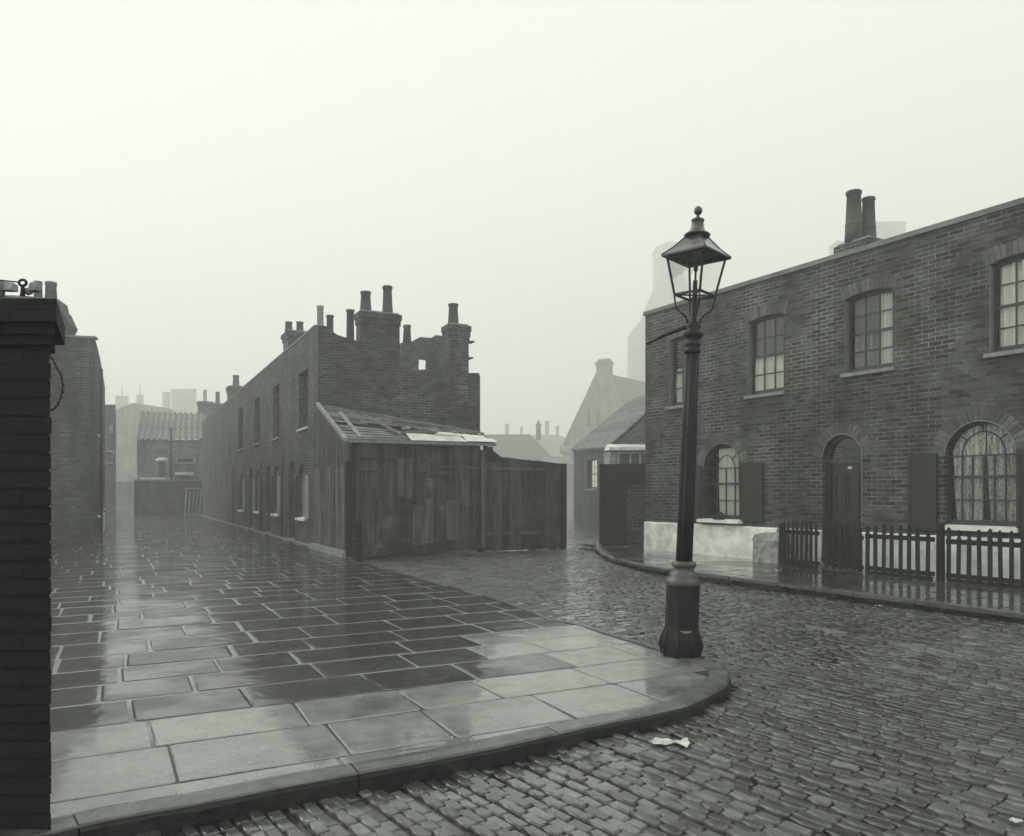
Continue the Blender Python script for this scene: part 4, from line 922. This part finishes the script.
for a, b, c, d, nm in ((175, 196, 457, 464, 'window'),):
    m = MB(); o1 = [(CF.s(a), CF.z(a, d)), (CF.s(b), CF.z(b, d)), (CF.s(b), CF.z(b, c)), (CF.s(a), CF.z(a, c))]; i1 = [(o1[0][0] + .15, o1[0][1] + .12), (o1[1][0] - .15, o1[1][1] + .12), (o1[2][0] - .15, o1[2][1] - .1), (o1[3][0] + .15, o1[3][1] - .1)]; m.ring(CF, o1, i1, .08, .004); wo = m.build(nm, SILLD, ct)
    m = MB(); m.poly(CF, i1, .01); m.build('pane', DOORP, wo)
m = MB(); x = X_(171, Yc - .5); m.tube([(x, Yc - .5, 1), (x, Yc - .5, zat(428, Yc - .5))], .09, 8); tag(m.build('vent_pipe', SHUT, origin=(x, Yc - .5, 0)), 'upright pipe rising in front of the cottage eave', 'pipe')
m = MB(); x = X_(162, Yc - 1); m.tube([(x, Yc - 1, 1.5), (x, Yc - 1, zat(461, Yc - 1))], .22, 8); m.lathe([(.3, 0), (.42, .05), (.42, .18), (.2, .3)], (x, Yc - 1, zat(462, Yc - 1)), 10, 1); tag(m.build('flue', [SHUT, SILL], origin=(x, Yc - 1, 0)), 'stout flue with pale cap behind the yard wall', 'flue')
m = MB(); x0, x1 = X_(140, 51.5), X_(165, 51.5); m.box(x0, x1, 51.5, 52.3, 1.5, zat(477.5, 51.5)); tag(m.build('white_ledge', SILL, origin=(x0, 51.5, 0)), 'long pale low box just over the yard wall', 'box')
m = MB(); x0, x1 = X_(177, 51.5), X_(187, 51.5); zt = zat(475, 51.5); m.box(x0, x1, 51.5, 52.2, 1.5, zt); m.box(x0 - .1, x1 + .1, 51.4, 52.3, zt + .003, zt + .2, 1); tag(m.build('hutch', [SHUT, SILL], origin=(x0, 51.5, 0)), 'small dark hutch with pale lid over the yard wall', 'hutch')
m = MB(); m.box(X_(134, 50.4), X_(207, 50.4), 50.4, 50.75, 0, zat(481, 50.4)); yw = m.build('yard_wall', BR_T, origin=(X_(134, 50.4), 50.4, 0)); tag(yw, 'low brick yard wall closing the alley below the cottage', 'wall')
m = MB(); m.box(X_(133.6, 50.4), X_(207, 50.4), 50.35, 50.8, zat(481, 50.4) + .003, zat(479.5, 50.4)); m.build('coping', COPE, yw, origin=(X_(134, 50.4), 50.4, 0))
# leaning white frame
lf = thing('bed_frame', 'white painted slatted frame leaning on the yard wall', 'frame', (X_(184, 49.6), 49.6, ZF)); m = MB(); x0, x1 = X_(184.5, 49.6), X_(203, 49.6); zt = zat(488.5, 50.2)
def lp(x, z, sk=0): t = (z - ZF) / (zt - ZF); return Vector((x - .12 * t, 49.6 + .65 * t, z))
for a, b in (((x0, ZF), (x0 - .0, zt)), ((x1, ZF), (x1, zt)), ((x0, ZF + .04), (x1, ZF + .04)), ((x0, zt), (x1, zt))): m.tube([lp(*a), lp(*b)], .045, 4, smooth=False)
m.build('outer_frame', FRML, lf)
for k in range(1, 5): m = MB(); x = x0 + (x1 - x0) * k / 5; m.tube([lp(x, ZF + .15), lp(x, zt - .15)], .02 if k in (2, 3) else .035, 4, smooth=False); m.build('slat', FRML if k in (1, 4) else SILLD, lf)

# ------------------------------------------------------------------ left house
LHP = Vector((X_(95, 22), 22, 0)); LHF = Frame(LHP, (-.97, -.24)); LHS = Frame(LHP, (-15.03, 29.0), (1, .5))
lh = thing('brick_house', 'tall windowless brick house end on the left behind the black pier', 'house', (LHP.x, LHP.y, ZF)); z0 = zat(339.5, 22)
m = MB(); m.poly(LHF, [(0, 0), (9, 0), (9, z0 + .1), (.6, z0), (.5, z0 + .03), (0, z0 + .02)], 0)
lhw = [(3.2, 4.2, .75, 2.3), (8.5, 9.5, .8, 2.3), (14, 15, .8, 2.3)]; lhd = [(5.6, 6.5, ZF, 2.45), (11.5, 12.4, ZF, 2.45)]; lhu = [(3.0, 3.9, 3.4, 4.9), (8.5, 9.4, 3.4, 4.9)]
wall_panel(m, LHS, [(0, 0), (19, 0), (19, 6.9), (8, 6.55), (3.2, 6.25), (0, z0 + .02)], [op(*u, 'rect') for u in lhw + lhd + lhu], .12)
m.build('wall', BR_L, lh)
m = MB(); m.poly(LHS, [(0, 0), (19, 0), (19, 6.5), (0, 5.6)], -6); m.add([LHS.pt(19, 0, 0), LHS.pt(19, -6, 0), LHS.pt(19, -6, 6.5), LHS.pt(19, 0, 6.9)], [(0, 1, 2, 3)]); m.build('rear_wall', BR_L, lh)
m = MB(); m.quad(LHS.pt(0.2, -.2, z0 - .3), LHS.pt(19, -.2, 6.3), LHS.pt(19, -6, 6.0), LHS.pt(.2, -6, z0 - .4)); m.build('roof', SLATE, lh)
m = MB(); s = -.02
while s < 8: l = R.uniform(.6, 1.1); m.fbox(LHF, s, s + l - .01, -.25, .03, z0 + .035 + R.uniform(-.02, .02), z0 + .09); s += l
m.build('coping', COPE, lh)
for u in lhw + lhu: window(lh, LHS, *u, 'rect', 2, (2, 2), FRM, sill=WHITE, arch=False)
for a in lhd: m = MB(); m.fbox(LHS, a[0] + .01, a[1] - .01, -.1, -.14, ZF, 2.44); m.build('door', DOORP, lh)
m = MB(); m.fbox(LHS, 7.0, 10, .0, .12, ZF, .7); m.build('plinth', WHITE, lh)
m = MB(); m.tube([LHS.pt(4.8, .08, ZF), LHS.pt(4.8, .08, 5.8)], .05, 8); m.build('drainpipe', SHUT, lh)
for k in range(2): m = MB(); s = 6.8 + k * 1.1; m.tube([LHS.pt(s, .0, 3.0 - k * .4), LHS.pt(s, .35, 3.05 - k * .4)], .03, 6); m.lathe([(.05, 0), (.11, .03), (.08, .1)], LHS.pt(s, .35, 2.95 - k * .4), 8); m.build('bracket_lamp', SILL, lh)
# its chimney, corbelled out
Yk = 23.2; KF = Frame((X_(60, Yk), Yk), (-.97, -.24)); zk = lambda py: zat(py, Yk); sA = KF.s(63.5); sB = KF.s(24)
m = MB()
def slab(a0, a1, b0, b1, za, zb): m.hexa([KF.pt(a0, .0, za), KF.pt(b0, .0, za), KF.pt(b0, -.8, za), KF.pt(a0, -.8, za), KF.pt(a1, .08, zb), KF.pt(b1, .08, zb), KF.pt(b1, -.88, zb), KF.pt(a1, -.88, zb)])
slab(sA, sA, sB, sB, zk(345), zk(336.5)); slab(sA, KF.s(69), sB, sB + .15, zk(336.5) + .002, zk(323)); slab(KF.s(69), KF.s(62), sB + .15, sB, zk(323) + .002, zk(309)); slab(KF.s(61), KF.s(58), sB, sB, zk(309) + .002, zk(299))
ch_ = m.build('chimney', BR_L, lh)
for px, pt_, r in ((34.5, 280.5, .11), (47.5, 280.5, .15)): q = MB(); h = zk(pt_) - zk(300); q.lathe([(r * 1.15, 0), (r, h * .8), (r * 1.1, h * .82), (r * 1.1, h), (r * .8, h)], KF.pt(KF.s(px), -.3, zk(300)), 14); q.build('chimney_pot', POT, ch_)
block('brick_house', 'narrow grey house end further down the alley on the left', 'house', 96, 115.5, 404.5, 56, 8, BR_T, skew=-.516, wins=((109.5, 113, 425, 433),))

# ------------------------------------------------------------------ dark pier at the left edge
Yp = 3.2; PX = X_(51, Yp); pr_ = thing('brick_pier', 'near black brick wall end with broken coping at the left edge', 'pier', (PX, Yp, ZF)); ztp = zat(303, Yp)
def pslab(x1, e, za, zb, mat=0, mb=None): (mb or m).hexa([(-7, Yp - e - .25 * 0, za), (x1, Yp - e, za), (x1 - .27, Yp + .38 + e, za), (-7, Yp + .38 + e, za), (-7, Yp - e, zb), (x1, Yp - e, zb), (x1 - .27, Yp + .38 + e, zb), (-7, Yp + .38 + e, zb)], mat)
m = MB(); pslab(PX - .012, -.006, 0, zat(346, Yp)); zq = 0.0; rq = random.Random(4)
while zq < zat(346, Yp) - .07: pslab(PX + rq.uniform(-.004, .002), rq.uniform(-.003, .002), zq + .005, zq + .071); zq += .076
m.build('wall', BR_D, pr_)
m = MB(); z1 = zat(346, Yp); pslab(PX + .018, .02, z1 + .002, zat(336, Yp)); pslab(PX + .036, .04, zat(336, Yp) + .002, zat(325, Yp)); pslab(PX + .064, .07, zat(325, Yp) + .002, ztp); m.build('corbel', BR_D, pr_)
m = MB(); e = .07; x1 = PX + .064
m.hexa([(-7, Yp - e, ztp + .002), (x1, Yp - e, ztp + .002), (x1 - .27, Yp + .45, ztp + .002), (-7, Yp + .45, ztp + .002), (-7, Yp + .1, ztp + .12), (x1 - .30, Yp + .1, ztp + .06), (x1 - .36, Yp + .3, ztp + .06), (-7, Yp + .3, ztp + .12)])
m.build('coping', m_plain('mortar_flaunching', .05, .5, .5, 14, .01, 40), pr_)
for k in range(16):
    pass
m = MB(); rq = random.Random(2)
for k in range(12):
    p = Vector((PX - rq.uniform(.05, .5), Yp + rq.uniform(-.02, .1), ztp + rq.uniform(.05, .09))); r = rq.uniform(.012, .03)
    m.hexa([p + Vector((x * r * rq.uniform(.6, 1.5), y * r * rq.uniform(.6, 1.4), z * r * rq.uniform(.6, 1.3))) for z in (-1, .9) for x, y in ((-1, -1), (1, -1), (1, 1), (-1, 1))])
o = m.build('mortar_lumps', DIRTYW, origin=(PX - .3, Yp, ztp)); tag(o, 'broken mortar lumps lying on the coping of the black wall', 'rubble'); o['kind'] = 'stuff'
# iron eye with a wire on top
ey = thing('iron_eye', 'small iron ring bolt with wire on top of the black wall', 'ring bolt', (X_(15, Yp), Yp + .05, ztp + .05)); x = X_(15, Yp)
m = MB(); m.tube([(x, Yp + .05, ztp + .03), (x, Yp + .05, zat(283, Yp))], [.012, .007], 8); m.tube([(x + .016 * math.cos(a * .524), Yp + .05, zat(279.5, Yp) + .013 * math.sin(a * .524)) for a in range(13)], .006, 6); m.build('bolt', IRON, ey)
m = MB(); m.tube([(x - .012, Yp + .05, zat(279, Yp)), (x - .07, Yp + .04, zat(278, Yp)), (x - .2, Yp, zat(277, Yp))], .003, 5); m.build('wire', IRON, ey)
m = MB(); wp = [(51, 357), (53, 360), (55.5, 366), (60, 374), (63, 381), (62.5, 390), (60.5, 398), (58, 405), (54, 409), (51, 410)]
pts = [at(a, b, Yp + .02) for a, b in wp]; fine = []
for a, b in zip(pts, pts[1:]): fine += [a + (b - a) * k / 4 + Vector((R.uniform(-.003, .003), R.uniform(-.003, .003), 0)) for k in range(4)]
m.tube(fine + [pts[-1]], [.0035 + .002 * (k % 3 == 0) for k in range(len(fine) + 1)], 6); tag(m.build('wire_loop', IRON, origin=pts[0]), 'twisted wire loop sticking out from the edge of the black wall', 'wire')

# ------------------------------------------------------------------ street lamp (built in its own axes; leans a little)
lb = Vector((1.475, 6.66, ZF + .004)); lamp = thing('street_lamp', 'old cast iron gas lamp with square glass lantern on the kerb corner', 'street lamp', lb); lamp['_o'] = (0, 0, 0)
lamp.rotation_euler = (0, math.radians(2.3), math.radians(0))
K = .00876
zl = lambda py: (660 - py) * K
r0 = math.radians(22.5)
m = MB(); m.lathe([(.168, 0), (.172, .03), (.168, .15), (.16, .18), (.155, .205), (.150, .225), (.146, .25), (.144, .60), (.148, .61)], n=8, smooth=False, rot=r0)
for k in range(8):   # corner scrolls of the foot
    a = k * math.pi / 4 + r0; m.tube([(.150 * math.cos(a), .150 * math.sin(a), .0), (.172 * math.cos(a), .172 * math.sin(a), .08), (.160 * math.cos(a), .160 * math.sin(a), .16), (.138 * math.cos(a), .138 * math.sin(a), .23)], [.022, .025, .018, .008], 8)
base = m.build('base', IRON, lamp)
m = MB(); m.lathe([(.140, .605), (.149, .615), (.149, .645), (.14, .66), (.13, .665), (.122, .69), (.118, .71), (.106, .72), (.092, .735), (.090, .76), (.100, .775), (.108, .78), (.108, .795), (.10, .815), (.085, .82)], n=32); m.build('base_moulding', IRONL, lamp)
m = MB(); D0 = Vector((math.cos(-math.pi / 2), math.sin(-math.pi / 2), 0))   # door plate, pale hinge tab
m.hexa([(-.045, -.141, .22), (.045, -.141, .22), (.045, -.134, .22), (-.045, -.134, .22), (-.045, -.142, .56), (.045, -.142, .56), (.045, -.134, .56), (-.045, -.134, .56)]); m.build('inspection_door', IRON, base, origin=(0, 0, 0))
m = MB(); m.add([(.05 * math.cos(a * math.pi / 8) + .005, -.158, .235 - .022 * math.sin(a * math.pi / 8)) for a in range(9)] + [(.05 * math.cos(a * math.pi / 8) + .005, -.13, .24 - .022 * math.sin(a * math.pi / 8)) for a in range(9)], [(i, i + 1, 10 + i, 9 + i) for i in range(8)] + [tuple(range(9)), tuple(range(9, 18))]); m.build('lip', SILLD, base, origin=(0, 0, 0))
m = MB(); m.lathe([(.073, .81), (.071, 1.3), (.066, 2.0), (.060, 2.67)], n=64, flute=(8, .16)); m.build('column', IRON, lamp)
m = MB(); m.lathe([(.062, 2.64), (.070, 2.655), (.070, 2.67), (.060, 2.68), (.060, 2.70), (.069, 2.71), (.069, 2.725), (.060, 2.735), (.060, 2.76), (.066, 2.775), (.086, 2.79), (.088, 2.82), (.066, 2.832), (.054, 2.84), (.06, 2.865), (.064, 2.885), (.052, 2.91), (.036, 2.92), (.026, 2.93), (.022, 2.96), (.020, 3.28)], n=24); m.build('neck', IRON, lamp)
m = MB(); m.tube([(-.03, 0, 2.885), (-.20, .33, 2.86), (-.29, .62, 2.84)], [.02, .018, .017], 8); m.lathe([(.001, 0), (.016, .008), (.016, .02), (.001, .028)], (-.29, .62, 2.827), 10); m.build('ladder_bar', IRON, lamp)
zb, ze, rb_, re_ = 3.15, 3.49, .178, .27
lrot = math.radians(-90 + 0.0)
def corners(r, z): return [Vector((r * math.cos(lrot + k * math.pi / 2), r * math.sin(lrot + k * math.pi / 2), z)) for k in range(4)]
m = MB(); cb, cet = corners(rb_, zb), corners(re_ - .012, ze)
for k in range(4):
    m.tube([cb[k], cet[k]], .0125, 4, smooth=False); m.tube([cb[k], cb[(k + 1) % 4]], .013, 4, smooth=False); m.tube([cet[k], cet[(k + 1) % 4]], .013, 4, smooth=False)
    m.tube([Vector((0, 0, zb)), cb[k]], .008, 4, smooth=False)
lt = m.build('lantern_frame', IRON, lamp)
m = MB()
for k in range(4): a, b, c_, d = cb[k], cb[(k + 1) % 4], cet[(k + 1) % 4], cet[k]; m.quad(a * .985 + Vector((0, 0, .05)), b * .985 + Vector((0, 0, .05)), c_ * .985 + Vector((0, 0, .04)), d * .985 + Vector((0, 0, .04)))
m.build('pane', LGLASS, lt, origin=(0, 0, 0))
m = MB()
for k in range(4):  # curved arms carrying the lantern
    u = cb[k].normalized() if False else Vector((math.cos(lrot + k * math.pi / 2), math.sin(lrot + k * math.pi / 2), 0))
    m.tube([u * .045 + Vector((0, 0, 2.88)), u * .058 + Vector((0, 0, 2.935)), u * .085 + Vector((0, 0, 2.975)), u * .135 + Vector((0, 0, 3.01)), u * .162 + Vector((0, 0, 3.045)), u * .176 + Vector((0, 0, 3.12)), u * .19 + Vector((0, 0, 3.22))], [.010, .009, .008, .008, .008, .008, .005], 6)
m.build('bracket', IRON, lamp)
m = MB(); e0, e1, e2 = corners(re_ + .035, ze - .012), corners(re_ + .038, ze + .004), corners(.085, ze + .185)
for k in range(4):
    j = (k + 1) % 4; m.quad(e0[k], e0[j], e1[j], e1[k])
    mid0, mid1 = (e1[k] * .55 + e2[k] * .45) - Vector((0, 0, .012)), (e1[j] * .55 + e2[j] * .45) - Vector((0, 0, .012)); m.quad(e1[k], e1[j], mid1, mid0); m.quad(mid0, mid1, e2[j], e2[k])
    i0, i1 = corners(.06, ze + .16)[k], corners(.06, ze + .16)[j]; m.quad(e0[k], e0[j], i1, i0)
    m.tube([e1[k], mid0, e2[k]], .007, 5)
m.build('lantern_roof', ZINC, lamp)
m = MB(); m.lathe([(.085, ze + .175), (.112, ze + .182), (.114, ze + .19), (.095, ze + .205), (.07, ze + .22), (.055, ze + .26), (.05, ze + .305), (.056, ze + .31), (.056, ze + .325), (.03, ze + .335), (.014, ze + .35), (.014, ze + .365), (.028, ze + .375), (.037, ze + .395), (.034, ze + .42), (.018, ze + .438), (.002, ze + .443)], n=24); m.build('vent_cap', ZINC, lamp)
m = MB(); m.tube([(0, 0, zb), (0, 0, ze - .12)], .009, 8); m.lathe([(.012, 0), (.02, .01), (.02, .05), (.008, .07)], (0, 0, ze - .13), 10)
m.tube([(-.10, .06, ze + .05), (-.10, .06, ze - .02)], .006, 6); m.lathe([(.022, 0), (.022, .05), (.01, .055)], (-.10, .06, ze - .05), 8); m.build('burner', IRON, lamp)

# ------------------------------------------------------------------ litter
def scrap(px, py, z, w_, d_, label, seed, mat=PAPER, name='paper_scrap'):
    p = gp(px, py, z); m = MB(); r = random.Random(seed); nx, ny = 12, 5; vs = []
    for j in range(ny + 1):
        for i in range(nx + 1):
            x = (i / nx - .5) * w_ * (1 - .35 * abs(j / ny - .4) + r.uniform(-.03, .03)); y = (j / ny - .5) * d_ * (.75 + .35 * math.sin(i * .55 + seed))
            vs.append((p.x + x + y * .3, p.y + y - x * .15, z + .01 + abs(.016 * math.sin(i * .45 + j * .9 + seed)) * (w_ / .25) + r.uniform(0, .003)))
    m.add(vs, [(j * (nx + 1) + i, j * (nx + 1) + i + 1, (j + 1) * (nx + 1) + i + 1, (j + 1) * (nx + 1) + i) for j in range(ny) for i in range(nx)], 0, False)
    tag(m.build(name, mat, origin=p), label, 'litter', 'paper litter on the wet ground')
scrap(671, 745, 0.0, .23, .13, 'crumpled white paper on the wet cobbles below the kerb', 1)
scrap(628.5, 648, ZF, .045, .04, 'tiny white paper scrap on the flagstones left of the lamp', 2)
scrap(878.5, 606.5, 0.0, .09, .05, 'tiny white scrap on the cobbles near the right kerb', 3)
scrap(777, 571, ZR, .14, .06, 'flat pale scrap on the pavement below the stone block', 4)
scrap(1016, 823, 0.0, .06, .05, 'small white scrap on the cobbles in the near right corner', 5)

# ------------------------------------------------------------------ haze
hz = MB(); hz.box(-260, 260, -30, 330, -1.6, 110); h = hz.build('haze', bpy.data.materials.new('haze'))
hm = h.data.materials[0]; hm.use_nodes = True; t = hm.node_tree; t.nodes.clear(); o = t.nodes.new('ShaderNodeOutputMaterial'); v = t.nodes.new('ShaderNodeVolumePrincipled')
v.inputs['Color'].default_value = (0.985, 1.0, 0.97, 1); v.inputs['Density'].default_value = 0.0055; v.inputs['Anisotropy'].default_value = 0.28
t.links.new(v.outputs[0], o.inputs['Volume']); h['kind'] = 'stuff'
for ob_ in bpy.data.objects:
    if '_o' in ob_: del ob_['_o']
